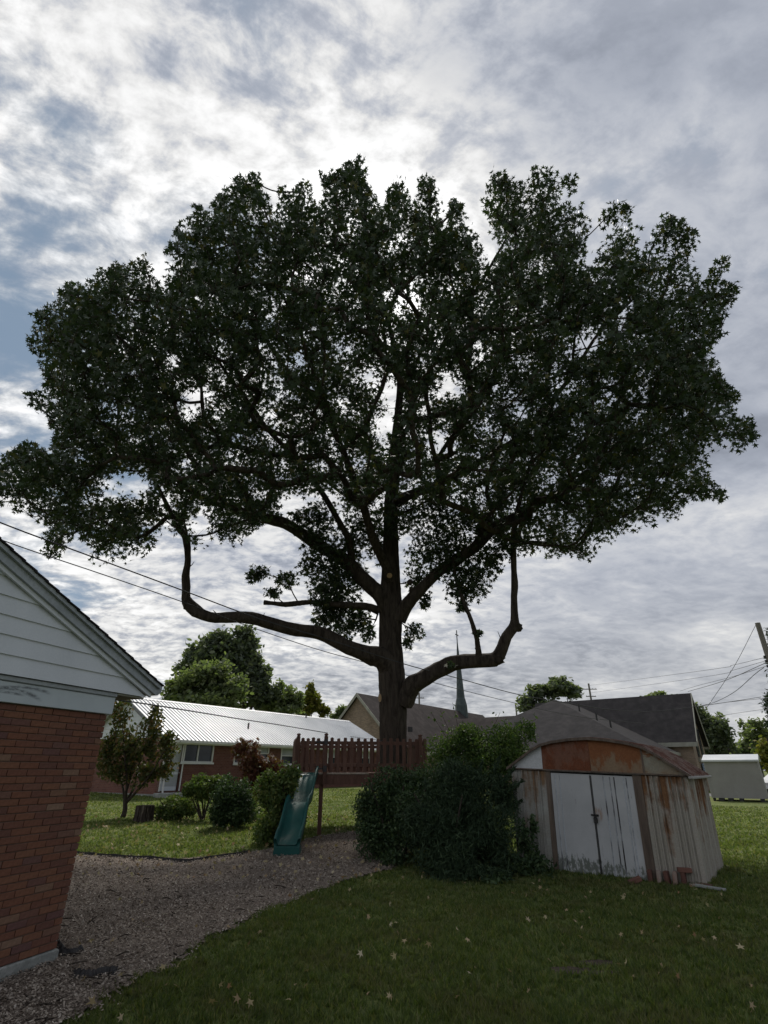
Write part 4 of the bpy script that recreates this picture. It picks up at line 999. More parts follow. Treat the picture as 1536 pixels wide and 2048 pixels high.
def foliage(name, root, lobes, n, size, shape, mat, zmin=None, **kw):
    C, d = cloud_points(lobes, n)
    if zmin is not None: C = C[C[:, 2] > zmin + .02]
    V, F = leaves_np(C, rng.uniform(.7, 1.25, len(C)) * size, shape, axis=kw.pop('axis', None), **kw)
    base = np.array(root.location); o = link(name, np_mesh(name, V - base, F), mat, root); o['kind'] = 'stuff'; return o
def stems(name, root, paths, mat, sides=7):
    base = np.array(root.location)
    for P, r0, r1 in paths:
        P = spline(np.array(P) - base, 14); V, F = tube_np(P, np.linspace(r0, r1, 14), sides); me = np_mesh(name, V, F)
        me.polygons.foreach_set('use_smooth', [True] * len(F)); link(name, me, mat, root)
def px_lobe(px, py, rx, ry, Y, depth=1.0):
    c = at_Y(px, py, Y); s = mpp(py, Y); return (c[0], c[1], c[2]), (rx * s, rx * s * depth, ry * s * 1.05)
def shrub(name, label, cat, basepx, lobes_px, n, size, shape, mat, Y=None, stem=True, nl=14, lsz=.42, group=None, stemr=.03, depth=1.0, **kw):
    b = on_ground(*basepx); Yb = b[1] if Y is None else Y
    root = empty(name, tuple(b)); tag(root, label, cat, group)
    L = []; cs = []
    for i, (px, py, rx, ry) in enumerate(lobes_px):
        c, r = px_lobe(px, py, rx, ry, Yb, depth); cs.append((c, r)); L += lump(c, r, nl, lsz, seed=i + int(px))
    foliage('crown', root, L, n, size, shape, mat, zmin=b[2], **kw)
    if stem:
        ps = []
        for c, r in cs:
            for j in range(3):
                e = np.array(c) + np.array([random.uniform(-.6, .6) * r[0], random.uniform(-.5, .5) * r[1], random.uniform(-.1, .6) * r[2]])
                s0 = np.array([b[0], b[1], b[2] - .04]) + np.array([random.uniform(-1, 1), random.uniform(-1, 1), 0]) * stemr
                ps.append(([s0, s0 * .6 + e * .4 + np.array([0, 0, .1 * r[2]]), e], stemr, stemr * .3))
        stems('stem', root, ps, M['bark_thin'])
    return root
# shrubs round the shed and the slide
def big_shrubs():
    # broad-leaved shrub at the deck
    b = on_ground(790, 1735); root = empty('viburnum_shrub', tuple(b)); tag(root, 'dense broad-leaved shrub between the slide mulch and the dark juniper', 'shrub')
    L = []
    for px, py, rx, ry, Y in ((775, 1600, 62, 65, 12.6), (835, 1580, 70, 60, 12.8), (760, 1680, 55, 60, 12.1), (830, 1660, 70, 75, 11.9), (740, 1640, 36, 60, 12.5), (880, 1560, 50, 45, 12.9), (790, 1735, 50, 35, 11.6)):
        c, r = px_lobe(px, py, rx, ry, Y); L += lump(c, r, 11, .45, seed=px)
    foliage('crown', root, L, 30000, .032, BLADE6, M['leaf_dark'], zmin=b[2], droop=1.2, up=.9)
    stems('stem', root, [([b + [dx, dy + .7, -.05], b + [dx * 2, dy * 2 + .8, .7], b + [dx * 4, dy * 3 + .9, 1.3]], .03, .012) for dx, dy in ((.1, .1), (-.12, .05), (.05, -.1), (.18, .0), (-.05, .12))], M['bark_thin'])
    # juniper
    b = on_ground(915, 1765); root = empty('juniper_shrub', tuple(b)); tag(root, 'dark spreading juniper bush beside the shed', 'shrub')
    L = []
    for px, py, rx, ry, Y in ((930, 1580, 75, 60, 11.4), (870, 1640, 75, 60, 11.2), (960, 1640, 80, 70, 11.0), (900, 1700, 95, 55, 10.8), (985, 1700, 60, 50, 10.9), (1005, 1600, 36, 50, 11.3), (930, 1745, 90, 28, 10.5)):
        c, r = px_lobe(px, py, rx, ry, Y); L += lump(c, r, 14, .42, seed=px)
    C, d = cloud_points(L, 42000, .6)
    ax = d * 1.0 + np.array([0, -.2, .55]); C = C[C[:, 2] > b[2] + .03]; ax = ax[:len(C)]
    V, F = leaves_np(C, rng.uniform(.03, .075, len(C)), NEEDLE * np.array([1.1, 1]), axis=ax, aj=.35, up=0)
    o = link('crown', np_mesh('crown', V - b, F), M['leaf_juniper'], root); o['kind'] = 'stuff'
    # feathery shoots sticking out
    S = []
    for px, py, tx, ty, Y in ((990, 1600, 1046, 1560, 11.1), (995, 1640, 1045, 1600, 11.0), (950, 1570, 965, 1520, 11.3), (900, 1580, 905, 1530, 11.3), (1000, 1570, 1030, 1535, 11.2), (860, 1600, 850, 1560, 11.2), (980, 1560, 1000, 1515, 11.3)):
        a, e = at_Y(px, py, Y), at_Y(tx, ty, Y - .1)
        for q in np.linspace(0, 1, 110): S.append(np.concatenate([a + (e - a) * q + rng.normal(0, .05 * (1.15 - q), 3), e - a]))
    S = np.array(S); V, F = leaves_np(S[:, :3], rng.uniform(.04, .08, len(S)), NEEDLE * np.array([1.4, 1]), axis=S[:, 3:] / np.linalg.norm(S[:, 3:], axis=1, keepdims=True), aj=.4, up=0)
    o = link('shoot', np_mesh('shoot', V - b, F), M['leaf_juniper'], root); o['kind'] = 'stuff'
    stems('stem', root, [([b + [dx, dy + .8, -.05], b + [dx * 2, dy * 2 + .9, .6], b + [dx * 5, dy * 3 + 1.0, 1.2]], .035, .012) for dx, dy in ((.1, .1), (-.12, .05), (.05, -.1), (.16, .05))], M['bark_thin'])
    # light vine-covered shrub behind
    b = at_Y(950, 1660, 14.0); b[2] = float(terrain(b[0], b[1])); root = empty('vine_shrub', tuple(b)); tag(root, 'light green vine-covered shrub rising behind the juniper and the shed', 'shrub')
    L = []
    for px, py, rx, ry, Y in ((900, 1510, 55, 40, 14.2), (960, 1500, 70, 50, 14.0), (1010, 1480, 55, 50, 14.1), (1000, 1540, 60, 60, 13.7), (900, 1560, 60, 50, 14.0), (935, 1470, 40, 30, 14.2), (1055, 1460, 25, 25, 14.2), (1030, 1500, 34, 40, 14.0)):
        c, r = px_lobe(px, py, rx, ry, Y); L += lump(c, r, 10, .45, seed=px)
    foliage('crown', root, L, 24000, .032, BLADE6, M['leaf_light'], zmin=b[2], droop=.8, up=.8)
    ps = []
    for tx, ty in ((905, 1405), (862, 1425), (880, 1420), (1000, 1425), (1075, 1435), (1050, 1440), (925, 1440)):
        e = at_Y(tx, ty, 14.1); s0 = np.array([.6 * b[0] + .4 * e[0], b[1] + .1, 1.9]); ps.append(([b + [0, 0, .1], s0, e], .012, .004))
        C = np.array([s0 + (e - s0) * q + rng.normal(0, .07, 3) for q in np.linspace(.1, 1, 22)]); V, F = leaves_np(C, rng.uniform(.03, .055, len(C)), BLADE6); o = link('tendril', np_mesh('tendril', V - b, F), M['leaf_light'], root); o['kind'] = 'stuff'
    stems('stem', root, ps + [([b + [0, 0, -.1], b + [.1, 0, 1.0], b + [.3, .1, 2.0]], .05, .02)], M['bark_thin'])
    # ivy at the foot of the shed
    b = on_ground(1062, 1755); root = empty('ivy_plant', tuple(b)); tag(root, 'straggling ivy creeping along the foot of the shed wall', 'ivy')
    L = []
    for px, py, rx, ry, Y in ((1050, 1690, 22, 55, 10.95), (1075, 1730, 30, 26, 10.75), (1040, 1745, 35, 28, 10.6), (1065, 1655, 12, 26, 11.0), (1095, 1755, 22, 12, 10.5), (990, 1765, 40, 20, 10.1)):
        c, r = px_lobe(px, py, rx, ry, Y); L += lump(c, r, 7, .5, seed=px)
    foliage('crown', root, L, 2200, .038, BLADE6, M['leaf_dark'], zmin=b[2], droop=1.0, up=.6)
    stems('stem', root, [([b + [0, 0, -.03], at_Y(1055, 1700, 10.95), at_Y(1062, 1640, 11.0)], .012, .004), ([b + [0, 0, -.03], at_Y(1080, 1745, 10.7), at_Y(1105, 1752, 10.5)], .012, .004)], M['bark_thin'])
big_shrubs()
shrub('round_shrub', 'small low mounded shrub next to the old stump', 'shrub', (345, 1640), [(345, 1616, 40, 26), (330, 1625, 25, 16), (372, 1618, 22, 20)], 4200, .045, BLADE6, M['leaf_mid'], up=.6)
shrub('topiary_shrub', 'small flat-topped shrub on thin bare stems before the ranch house', 'shrub', (405, 1642), [(405, 1574, 40, 24), (380, 1580, 22, 18), (432, 1570, 24, 18)], 5200, .045, BLADE6, M['leaf_mid'], up=.6)
shrub('dark_shrub', 'rounded dark green shrub behind the flat-topped shrub', 'shrub', (468, 1656), [(466, 1600, 46, 52), (480, 1620, 40, 36), (445, 1620, 30, 36)], 9000, .042, BLADE6, M['leaf_dark'], up=.6)
shrub('tall_shrub', 'tall upright green shrub growing right beside the slide', 'shrub', (556, 1690), [(552, 1580, 40, 50), (545, 1630, 42, 60), (575, 1560, 30, 34), (585, 1650, 32, 40), (560, 1665, 34, 26)], 13000, .040, BLADE6, M['leaf_mid'], up=.6)
shrub('red_maple_shrub', 'red-leaved japanese maple in front of the ranch house', 'shrub', (505, 1618), [(498, 1512, 36, 32), (520, 1545, 36, 34), (480, 1500, 20, 22), (548, 1535, 22, 26), (500, 1570, 40, 30)], 2600, .09, STAR, M['leaf_red'], Y=19.5, up=.6, lsz=.36)
def sapling():
    b = on_ground(246, 1636); root = empty('young_tree', tuple(b)); tag(root, 'young olive-brown leaved tree on the lawn by the brick house', 'tree'); Y = b[1]
    P = lambda x, y, dy=0: at_Y(x, y, Y + dy)
    stems('trunk', root, [([P(244, 1640), P(250, 1620), P(250, 1600)], .085, .06)], M['bark_thin'])
    br = [[(250, 1605), (245, 1570), (232, 1545), (215, 1500)], [(251, 1602), (254, 1560), (250, 1520), (245, 1450)], [(252, 1604), (268, 1575), (275, 1540), (290, 1490)], [(252, 1606), (285, 1570), (310, 1535), (330, 1500)], [(250, 1590), (262, 1550), (270, 1500), (300, 1440)]]
    stems('branch', root, [([P(x, y, k * .15 * (-1) ** i) for k, (x, y) in enumerate(pp)], .045, .014) for i, pp in enumerate(br)], M['bark_thin'])
    L = []
    for px, py, rx, ry in ((225, 1480, 30, 45), (240, 1425, 26, 34), (270, 1500, 45, 45), (305, 1460, 30, 40), (320, 1505, 36, 40), (235, 1540, 42, 32), (295, 1550, 45, 30), (335, 1475, 22, 16), (310, 1430, 16, 24), (335, 1535, 22, 26), (215, 1515, 25, 35)):
        c, r = px_lobe(px, py, rx, ry, Y); L += lump(c, r, 9, .42, seed=px + py)
    foliage('crown', root, L, 5600, .066, BLADE6, M['leaf_olive'], up=.7, droop=.8)
sapling()
def stump():
    b = on_ground(286, 1643); H = empty('tree_stump', tuple(b)); tag(H, 'short dark rotting tree stump on the lawn', 'stump')
    s = mpp(1630, b[1]); r = 17 * s; n = 40; m = MB(); rings = []
    for z, q in ((-.08, 1.25), (.05, 1.1), (.2, 1.0), (.32, .98), (.42, .97)):
        rings.append([(r * q * (1 + .06 * math.sin(9 * t) + .05 * math.sin(17 * t + z * 9)) * math.cos(t), r * q * (1 + .06 * math.sin(9 * t) + .05 * math.sin(17 * t + z * 9)) * math.sin(t)) for t in np.linspace(0, 6.283, n, endpoint=False)])
    rings.append([(x * .8, y * .8) for x, y in rings[-1]]); m.loft(rings, [-.08, .05, .2, .32, .42, .40]); m.build('bark', M['stump'], H)
stump()

# ------------------------------------------------------------------ the big sweetgum
CROWN_PX = [(0, 1012), (-60, 1000), (-70, 930), (0, 908), (50, 884), (95, 905), (112, 870), (92, 835), (45, 795), (95, 768), (75, 725), (52, 688), (70, 622), (100, 605), (132, 570), (165, 565), (200, 540), (235, 528), (262, 520), (292, 505), (318, 560), (326, 610), (332, 550), (330, 500), (342, 480), (362, 440), (398, 408), (418, 425), (440, 378), (478, 345), (514, 342), (538, 400), (548, 440), (556, 400), (562, 362), (582, 400), (602, 346), (622, 372), (630, 420), (638, 380), (640, 345), (668, 340), (690, 322), (715, 306), (732, 330), (728, 358), (748, 385), (764, 425), (776, 390), (790, 358), (815, 362), (824, 430), (842, 345), (860, 348), (876, 372), (882, 430), (893, 480), (898, 425), (905, 392), (928, 412), (940, 455), (960, 490), (988, 525), (992, 488), (978, 440), (962, 400), (988, 338), (1016, 342), (1022, 362), (1048, 350), (1075, 328), (1108, 340), (1126, 348), (1158, 346), (1150, 380), (1140, 402), (1162, 412), (1182, 445), (1174, 500), (1182, 545), (1194, 480), (1186, 440), (1220, 405), (1256, 400), (1262, 425), (1290, 452), (1272, 490), (1282, 530), (1294, 480), (1322, 430), (1340, 424), (1378, 448), (1404, 478), (1384, 520), (1402, 580), (1428, 528), (1462, 502), (1458, 535), (1438, 556), (1482, 568), (1462, 612), (1450, 642), (1456, 672), (1420, 690), (1436, 722), (1448, 760), (1482, 796), (1458, 812), (1478, 828), (1502, 832), (1518, 872), (1486, 905), (1438, 912), (1418, 950), (1458, 992), (1430, 1004), (1390, 998), (1372, 1040), (1320, 1038), (1306, 1072), (1252, 1075), (1212, 1100), (1178, 1128), (1140, 1108), (1090, 1122), (1050, 1118), (1030, 1090), (995, 1085), (960, 1050), (930, 1040), (880, 1010), (810, 1000), (740, 1010), (690, 1020), (620, 1010), (560, 1030), (520, 1050), (480, 1090), (455, 1105), (430, 1080), (400, 1105), (365, 1075), (330, 1060), (295, 1115), (262, 1110), (240, 1152), (215, 1150), (175, 1140), (182, 1095), (150, 1060), (120, 1118), (85, 1110), (80, 1080), (95, 1060), (60, 1035)]
LOWER = [  # lower clumps: (px, py, rx, ry, Y)
    (640, 1075, 45, 45, 16.2), (670, 1120, 50, 45, 16.6), (625, 1130, 30, 30, 16.0), (650, 1180, 40, 30, 16.6), (690, 1215, 42, 40, 17.4), (650, 1240, 32, 28, 17.2), (735, 1262, 20, 26, 17.3),
    (828, 1262, 22, 20, 16.9), (815, 1285, 12, 14, 16.9), (880, 1060, 60, 50, 16.8), (850, 1110, 45, 40, 17.4), (930, 1100, 55, 45, 16.6), (955, 1150, 45, 38, 16.2), (915, 1180, 26, 38, 16.0), (835, 1160, 30, 28, 17.6),
    (725, 1050, 45, 50, 17.6), (700, 1150, 38, 50, 17.8), (520, 1145, 24, 20, 16.4), (575, 1160, 26, 20, 16.4), (780, 1040, 40, 40, 16.0), (820, 1030, 40, 45, 17.8), (760, 1090, 34, 40, 17.9), (640, 1030, 40, 34, 16.0), (600, 1040, 30, 24, 15.8), (700, 1090, 40, 40, 17.2), (870, 1010, 50, 36, 15.8), (930, 1040, 44, 36, 15.6), (850, 1200, 18, 20, 17.0), (670, 1165, 44, 34, 17.0), (690, 1255, 30, 24, 17.6), (720, 1235, 24, 28, 17.5), (660, 1215, 36, 34, 17.4), (940, 1180, 34, 26, 16.0), (900, 1130, 50, 44, 16.4), (545, 1185, 20, 12, 16.3), (640, 1205, 22, 12, 16.3), (985, 1120, 30, 30, 16.0), (1010, 1090, 34, 26, 15.8), (925, 1215, 16, 12, 16.0), (958, 1265, 10, 8, 15.7), (900, 1330, 10, 5, 15.9), (505, 1155, 14, 14, 16.3)]
HOLES = [(345, 722, 20, 18), (378, 815, 26, 34), (402, 790, 14, 20), (255, 962, 36, 20), (225, 985, 24, 12), (176, 1000, 14, 12), (775, 790, 26, 32), (762, 860, 22, 40), (880, 890, 36, 28), (850, 820, 16, 16), (905, 780, 22, 16), (598, 718, 15, 18), (520, 690, 10, 8), (690, 560, 6, 8), (735, 755, 10, 8), (805, 590, 10, 14), (830, 610, 14, 20), (1180, 690, 24, 12), (1222, 958, 26, 14), (1245, 640, 12, 30), (1260, 610, 8, 18), (1205, 500, 8, 10), (395, 1050, 22, 26), (520, 988, 18, 12), (595, 1002, 24, 12), (650, 930, 10, 12), (760, 1000, 10, 12), (955, 690, 10, 10), (1010, 880, 18, 12), (1040, 830, 14, 18), (1190, 560, 8, 6), (860, 480, 6, 24), (990, 770, 10, 8), (640, 825, 8, 8), (545, 830, 8, 8), (700, 700, 8, 10), (1370, 830, 10, 8), (1320, 960, 12, 6), (330, 1000, 12, 10), (110, 800, 10, 6), (210, 810, 8, 8), (180, 730, 6, 6), (690, 905, 10, 10), (930, 960, 14, 10)]
CC = np.array([-.1, 15.8, 10.0]); CRX, CRY, CRT, CRB = 13.9, 8.0, 12.2, 3.2
def crown_val(P):
    q = P - CC; rz = np.where(q[..., 2] > 0, CRT, CRB)
    return (q[..., 0] / CRX) ** 2 + (q[..., 1] / CRY) ** 2 + (q[..., 2] / rz) ** 2
def big_tree():
    g = float(terrain(*TRUNK)); root = empty('sweetgum_tree', (TRUNK[0], TRUNK[1], g)); tag(root, 'huge spreading sweetgum tree growing up through the play deck', 'tree')
    base = np.array([TRUNK[0], TRUNK[1], g])
    def w(px, r):                              # half width in pixels -> metres
        return r * mpp(px[1], px[2])
    def path(pts):                             # (x, y, depth, full width in px)
        return np.array([np.r_[at_Y(x, y, Y), .5 * wd * mpp(y, Y)] for x, y, Y, wd in pts])
    nodes, nrad, nlow = [], [], []
    def limb(name, pts, n, sides, rough=.05, extra=None, lowonly=False, ymax=1045):
        Q = path(pts); L = np.linalg.norm(np.diff(Q[:, :3], axis=0), axis=1); P = spline(Q, n)
        rad = np.maximum(P[:, 3], .012); a = np.linspace(0, 2 * math.pi, sides, endpoint=False)
        s = np.arange(n)[:, None] * (L.sum() / n)
        P[:, :3] += (.35 * rad[:, None]) * np.stack([np.sin(s[:, 0] * 2.1 + n) , np.cos(s[:, 0] * 1.7 + 2), np.sin(s[:, 0] * 2.9 + 1)], 1) * (0 if extra else 1)
        disp = 1 + rough * (np.sin(5 * a[None] + 1.3 * np.sin(.9 * s) + 2) * .5 + np.sin(3 * a[None] - .8 * s) * .5 + .5 * np.sin(2.3 * s + 2 * a[None]))
        if extra == 'trunk':
            fur = np.abs(np.sin(13 * a[None] + .9 * np.sin(1.7 * s) + .5 * np.sin(4.1 * s + 5 * a[None])))
            disp = disp + .055 * (fur - .6) + .02 * rng.normal(0, 1, (n, sides))
            flare = np.clip(1 - (P[:, 2] - g) / 1.2, 0, 1) ** 2; disp = disp * (1 + .45 * flare[:, None] * (1 + .35 * np.sin(5 * a[None] + 1)))
        else:
            disp = disp + .03 * rng.normal(0, 1, (n, sides)) + .05 * np.abs(np.sin(6 * a[None] + 1.1 * np.sin(2.3 * s)))
            for _ in range(int(L.sum() / .55)):
                s0, a0, hgt = rng.uniform(0, L.sum()), rng.uniform(0, 6.28), rng.uniform(.08, .38)
                da = np.angle(np.exp(1j * (a[None] - a0))); disp = disp + hgt * np.exp(-((s - s0) / (.10 + .5 * rad.max())) ** 2 - (da / .7) ** 2)
        V, F = tube_np(P[:, :3], rad, sides, disp); V = V - base
        o = MB(); me = np_mesh(name, V, F); me.polygons.foreach_set('use_smooth', [True] * len(F))
        ob = link(name, me, M['bark'], root)
        py_ = project(P[::2, :3])[1]
        for p, r, yy in zip(P[::2, :3], rad[::2], py_): nodes.append(p); nrad.append(r); nlow.append(bool(lowonly or yy > ymax))
        return ob, P
    T0 = at_Y(787, 1480, 17.0)
    # trunk and leader
    tr = [(787, 1640, 17.0, 56), (787, 1560, 17.0, 53), (786, 1480, 17.0, 52), (786, 1400, 17.0, 54), (783, 1340, 17.0, 52), (781, 1280, 17.0, 44), (782, 1220, 17.0, 45), (781, 1150, 17.0, 36), (781, 1073, 17.0, 30), (782, 1010, 17.0, 27), (788, 940, 17.0, 22), (792, 880, 16.9, 18), (797, 820, 16.8, 15), (800, 760, 16.6, 13), (790, 700, 16.3, 11), (770, 620, 15.6, 8), (745, 530, 14.6, 6), (725, 440, 13.4, 4), (716, 350, 12.2, 2)]
    limb('trunk', tr, 150, 72, .03, 'trunk')
    limbs = [
        [(772, 1345, 16.95, 40), (752, 1318, 16.75, 34), (710, 1294, 16.6, 28), (650, 1272, 16.4, 25), (580, 1254, 16.1, 24), (500, 1240, 15.8, 22), (430, 1232, 15.6, 19), (398, 1226, 15.5, 21), (380, 1219, 15.5, 23), (371, 1208, 15.5, 20), (370, 1194, 15.5, 15), (374, 1150, 15.5, 12), (378, 1115, 15.5, 11), (368, 1075, 15.5, 11), (352, 1048, 15.5, 10), (335, 1010, 15.4, 8), (310, 960, 15.2, 6), (280, 900, 15.0, 5)],
        [(800, 1412, 16.95, 40), (822, 1372, 16.75, 34), (860, 1347, 16.5, 29), (905, 1333, 16.3, 26), (955, 1322, 16.1, 27), (985, 1314, 16.0, 28), (1000, 1296, 15.95, 22), (1014, 1274, 15.9, 18), (1030, 1256, 15.85, 19), (1031, 1235, 15.8, 14), (1028, 1180, 15.8, 12), (1026, 1120, 15.8, 11), (1029, 1070, 15.8, 10), (1036, 1020, 15.7, 9), (1050, 960, 15.6, 7), (1070, 900, 15.5, 5)],
        [(956, 1318, 16.05, 12), (953, 1285, 15.9, 9), (944, 1245, 15.8, 8), (930, 1205, 15.8, 7), (914, 1165, 15.9, 6), (905, 1120, 16.1, 5)],
        [(770, 1225, 17.0, 34), (748, 1182, 16.9, 30), (715, 1140, 16.8, 27), (665, 1108, 16.6, 24), (610, 1072, 16.4, 22), (560, 1045, 16.2, 20), (505, 1028, 16.0, 18), (450, 1012, 15.8, 15), (390, 985, 15.6, 12), (330, 940, 15.4, 9), (260, 900, 15.2, 7), (190, 880, 15.1, 5), (120, 900, 15.0, 3)],
        [(792, 1245, 16.95, 32), (812, 1208, 16.8, 25), (845, 1175, 16.6, 21), (890, 1138, 16.4, 20), (930, 1104, 16.2, 19), (966, 1078, 16.1, 21), (1010, 1046, 15.9, 17), (1052, 1020, 15.8, 15), (1120, 985, 15.5, 12), (1200, 940, 15.2, 9), (1290, 890, 15.0, 7), (1380, 850, 14.9, 5), (1450, 850, 14.9, 3)],
        [(966, 1082, 16.1, 14), (958, 1062, 15.9, 13), (975, 1050, 15.8, 11), (985, 1015, 15.7, 9), (975, 985, 15.5, 8), (985, 930, 15.1, 6), (1010, 860, 14.5, 5)],
        [(779, 1165, 16.75, 16), (762, 1115, 16.3, 17), (745, 1065, 15.8, 16), (725, 1010, 15.2, 15), (700, 940, 14.5, 13), (670, 860, 13.6, 11), (640, 780, 12.6, 9), (610, 690, 11.6, 7), (580, 590, 10.7, 5)],
        [(755, 1224, 17.0, 16), (725, 1214, 16.8, 14), (680, 1208, 16.6, 11), (630, 1205, 16.5, 9), (575, 1208, 16.4, 10), (545, 1205, 16.3, 8), (527, 1204, 16.3, 9)],
        [(790, 1010, 17.0, 20), (830, 985, 17.2, 17), (880, 968, 17.4, 15), (930, 940, 17.5, 13), (1000, 900, 17.5, 11), (1080, 830, 17.3, 9), (1150, 740, 16.8, 7), (1220, 630, 16.0, 5), (1290, 520, 15.2, 3)],
        [(784, 965, 17.0, 16), (760, 930, 17.3, 14), (720, 880, 17.6, 12), (640, 810, 17.8, 10), (560, 720, 17.6, 8), (480, 600, 17.0, 6), (420, 480, 16.0, 4)],
        [(700, 1128, 16.75, 14), (695, 1075, 16.3, 12), (660, 1010, 15.8, 11), (600, 930, 15.0, 10), (530, 850, 14.2, 8), (450, 740, 13.2, 6), (380, 620, 12.4, 4), (350, 530, 11.8, 2)],
        [(793, 870, 16.9, 11), (830, 800, 16.2, 9), (880, 700, 15.2, 8), (940, 600, 14.0, 6), (1000, 500, 12.8, 4), (1060, 390, 11.6, 2)],
        [(450, 1012, 15.8, 10), (400, 940, 15.8, 9), (340, 850, 15.7, 8), (280, 750, 15.5, 6), (230, 650, 15.2, 4), (190, 570, 15.0, 2)],
        [(1120, 985, 15.5, 9), (1180, 900, 15.6, 8), (1240, 800, 15.6, 7), (1300, 690, 15.4, 5), (1360, 580, 15.0, 3)]]
    nlim = len(limbs)
    for li, pts in enumerate(limbs): limb('branch', pts, 70, 20, .06, None, li in (2, 7), 1040)
    # dead twigs and short stubs left along the low limbs
    for pts in (limbs[0], limbs[1], limbs[7]):
        Q = spline(path(pts), 60)
        for k in rng.integers(12, 50, 9):
            c = Q[k, :3] - base; d = rng.normal(0, 1, 3); d[2] = abs(d[2]) + .2; d /= np.linalg.norm(d); L_ = Q[k, 3] + rng.uniform(.06, .28)
            m = MB(); m.tube([c, c + d * L_ * .6 + rng.normal(0, .012, 3), c + d * L_], [.022, .014, .007], 6); m.build('dead_twig', M['bark'], root)
    # pruned knuckles, a stub and the pale saw cut
    def knob(px, py, Y, r, seed):
        c = at_Y(px, py, Y); m = MB(); rg = np.random.default_rng(seed); n = 12; rings = []; zs = []
        for i in range(9):
            t = math.pi * (i + .5) / 9; rr = r * math.sin(t) * (1 + .18 * rg.normal()); rings.append([(c[0] - base[0] + rr * (1 + .12 * rg.normal()) * math.cos(k / n * 6.283), c[1] - base[1] + rr * math.sin(k / n * 6.283)) for k in range(n)]); zs.append(c[2] - base[2] - r * math.cos(t))
        m.loft(rings, zs); m.build('knot', M['bark'], root, smooth=True)
    for q in ((376, 1212, 15.5, .14, 1), (395, 1226, 15.5, .15, 2), (996, 1316, 15.95, .20, 3), (1036, 1254, 15.85, .15, 4), (962, 1066, 15.95, .17, 5), (826, 1182, 16.6, .13, 6), (820, 1165, 16.7, .11, 7)): knob(*q)
    c = at_Y(779, 1151, 16.42); d = (EYE - c); d /= np.linalg.norm(d); d = d * .85 + np.array([.1, 0, -.4]); d /= np.linalg.norm(d)
    m = MB(); m.tube([c - d * .6 - base, c - d * .2 - base, c - base], [.13, .115, .105], 18); sb = m.build('pruned_stub', M['bark'], root)
    a1 = np.cross(d, [0, 0, 1.]); a1 /= np.linalg.norm(a1); a2 = np.cross(d, a1); cc = c + d * .004 - base
    MB().poly([cc + .09 * (math.cos(t) * a1 + math.sin(t) * a2) for t in np.linspace(0, 6.283, 20, endpoint=False)]).build('saw_cut', M['cutwood'], sb)
    c = at_Y(761, 1396, 16.62) - base; mm = MB()
    mm.poly([(c[0] - .02 + .05 * math.cos(t), c[1] - .05 + .03 * math.cos(t), c[2] + .12 * math.sin(t)) for t in np.linspace(0, 6.283, 16, endpoint=False)]); mm.build('bark_scar', M['cutwood'], root)
    # ---- crown: lobes by dart throwing inside the outline, spread through the depth of the crown
    poly = np.array(CROWN_PX, float); K = []
    cand = np.stack([rng.uniform(-70, 1520, 40000), rng.uniform(300, 1155, 40000)], 1); cand = cand[in_poly(cand[:, 0], cand[:, 1], poly)]
    dmin = 37.
    grid = {}
    for q in cand:
        ij = (int(q[0] // dmin), int(q[1] // dmin)); ok = True
        for a in range(-1, 2):
            for b in range(-1, 2):
                for r in grid.get((ij[0] + a, ij[1] + b), ()):
                    if (r[0] - q[0]) ** 2 + (r[1] - q[1]) ** 2 < dmin * dmin: ok = False
        if ok: grid.setdefault(ij, []).append(q); K.append(q)
    lobes = []
    ts = np.linspace(.3, 1.9, 260) / 60
    K = np.array(K); K = K[in_poly(K[:, 0] + 9, K[:, 1], poly) & in_poly(K[:, 0] - 9, K[:, 1], poly) & in_poly(K[:, 0], K[:, 1] - 11, poly) & in_poly(K[:, 0], K[:, 1] + 9, poly)]
    for q in K:
        if any(((q[0] - h[0]) / h[2]) ** 2 + ((q[1] - h[1]) / h[3]) ** 2 < 1 for h in HOLES): continue
        d = ray(*q); P = EYE + d * ts[:, None]; v = crown_val(P); k = np.nonzero(v < 1)[0]
        if len(k) < 6: tt = [ts[np.argmin(v)]]
        else:
            a, b = ts[k[0]], ts[k[-1]]; n = 1 + int(np.linalg.norm(d) * (b - a) / 3.6); n = min(max(n, 2), 4); tt = a + (b - a) * (np.arange(n) + rng.uniform(.2, .8, n)) / n
        for t in tt:
            p = EYE + d * t; lobes.append((p, .98 * rng.uniform(.8, 1.2) * (36 * np.linalg.norm(d) * t / np.linalg.norm(d) / 1.0), False))
    LB = []
    for p, r, _ in lobes:
        dist = np.linalg.norm(p - EYE); rr = rng.uniform(.75, 1.15) * 38 / PF * dist * .95
        LB.append((p, np.array([rr, rr, rr * rng.uniform(.9, 1.35)]), 0))
    # leading shoots at the ends of the upper branches
    for qx, qy in ((480, 372), (512, 366), (565, 385), (602, 372), (660, 362), (690, 348), (714, 334), (714, 370), (792, 384), (850, 370), (862, 400), (908, 418), (990, 362), (1012, 368), (1075, 352), (1105, 362), (1146, 362), (1222, 425), (1252, 420), (1340, 446), (1370, 468), (1446, 524), (1462, 580), (1466, 798), (1500, 862), (1438, 988), (290, 532), (235, 548), (140, 586), (80, 632), (66, 686), (62, 792), (398, 430), (442, 395), (46, 898), (355, 462)):
        d = ray(qx, qy); P = EYE + d * ts[:, None]; p = P[np.argmin(crown_val(P))]; rr = 19 / PF * np.linalg.norm(p - EYE)
        LB.append((p, np.array([rr, rr, rr * 1.5]), 0))
    for px, py, rx, ry, Y in LOWER:
        c = at_Y(px, py, Y); s = mpp(py, Y); LB.append((c, np.array([rx * s, rx * s * 1.1, ry * s]), 1))
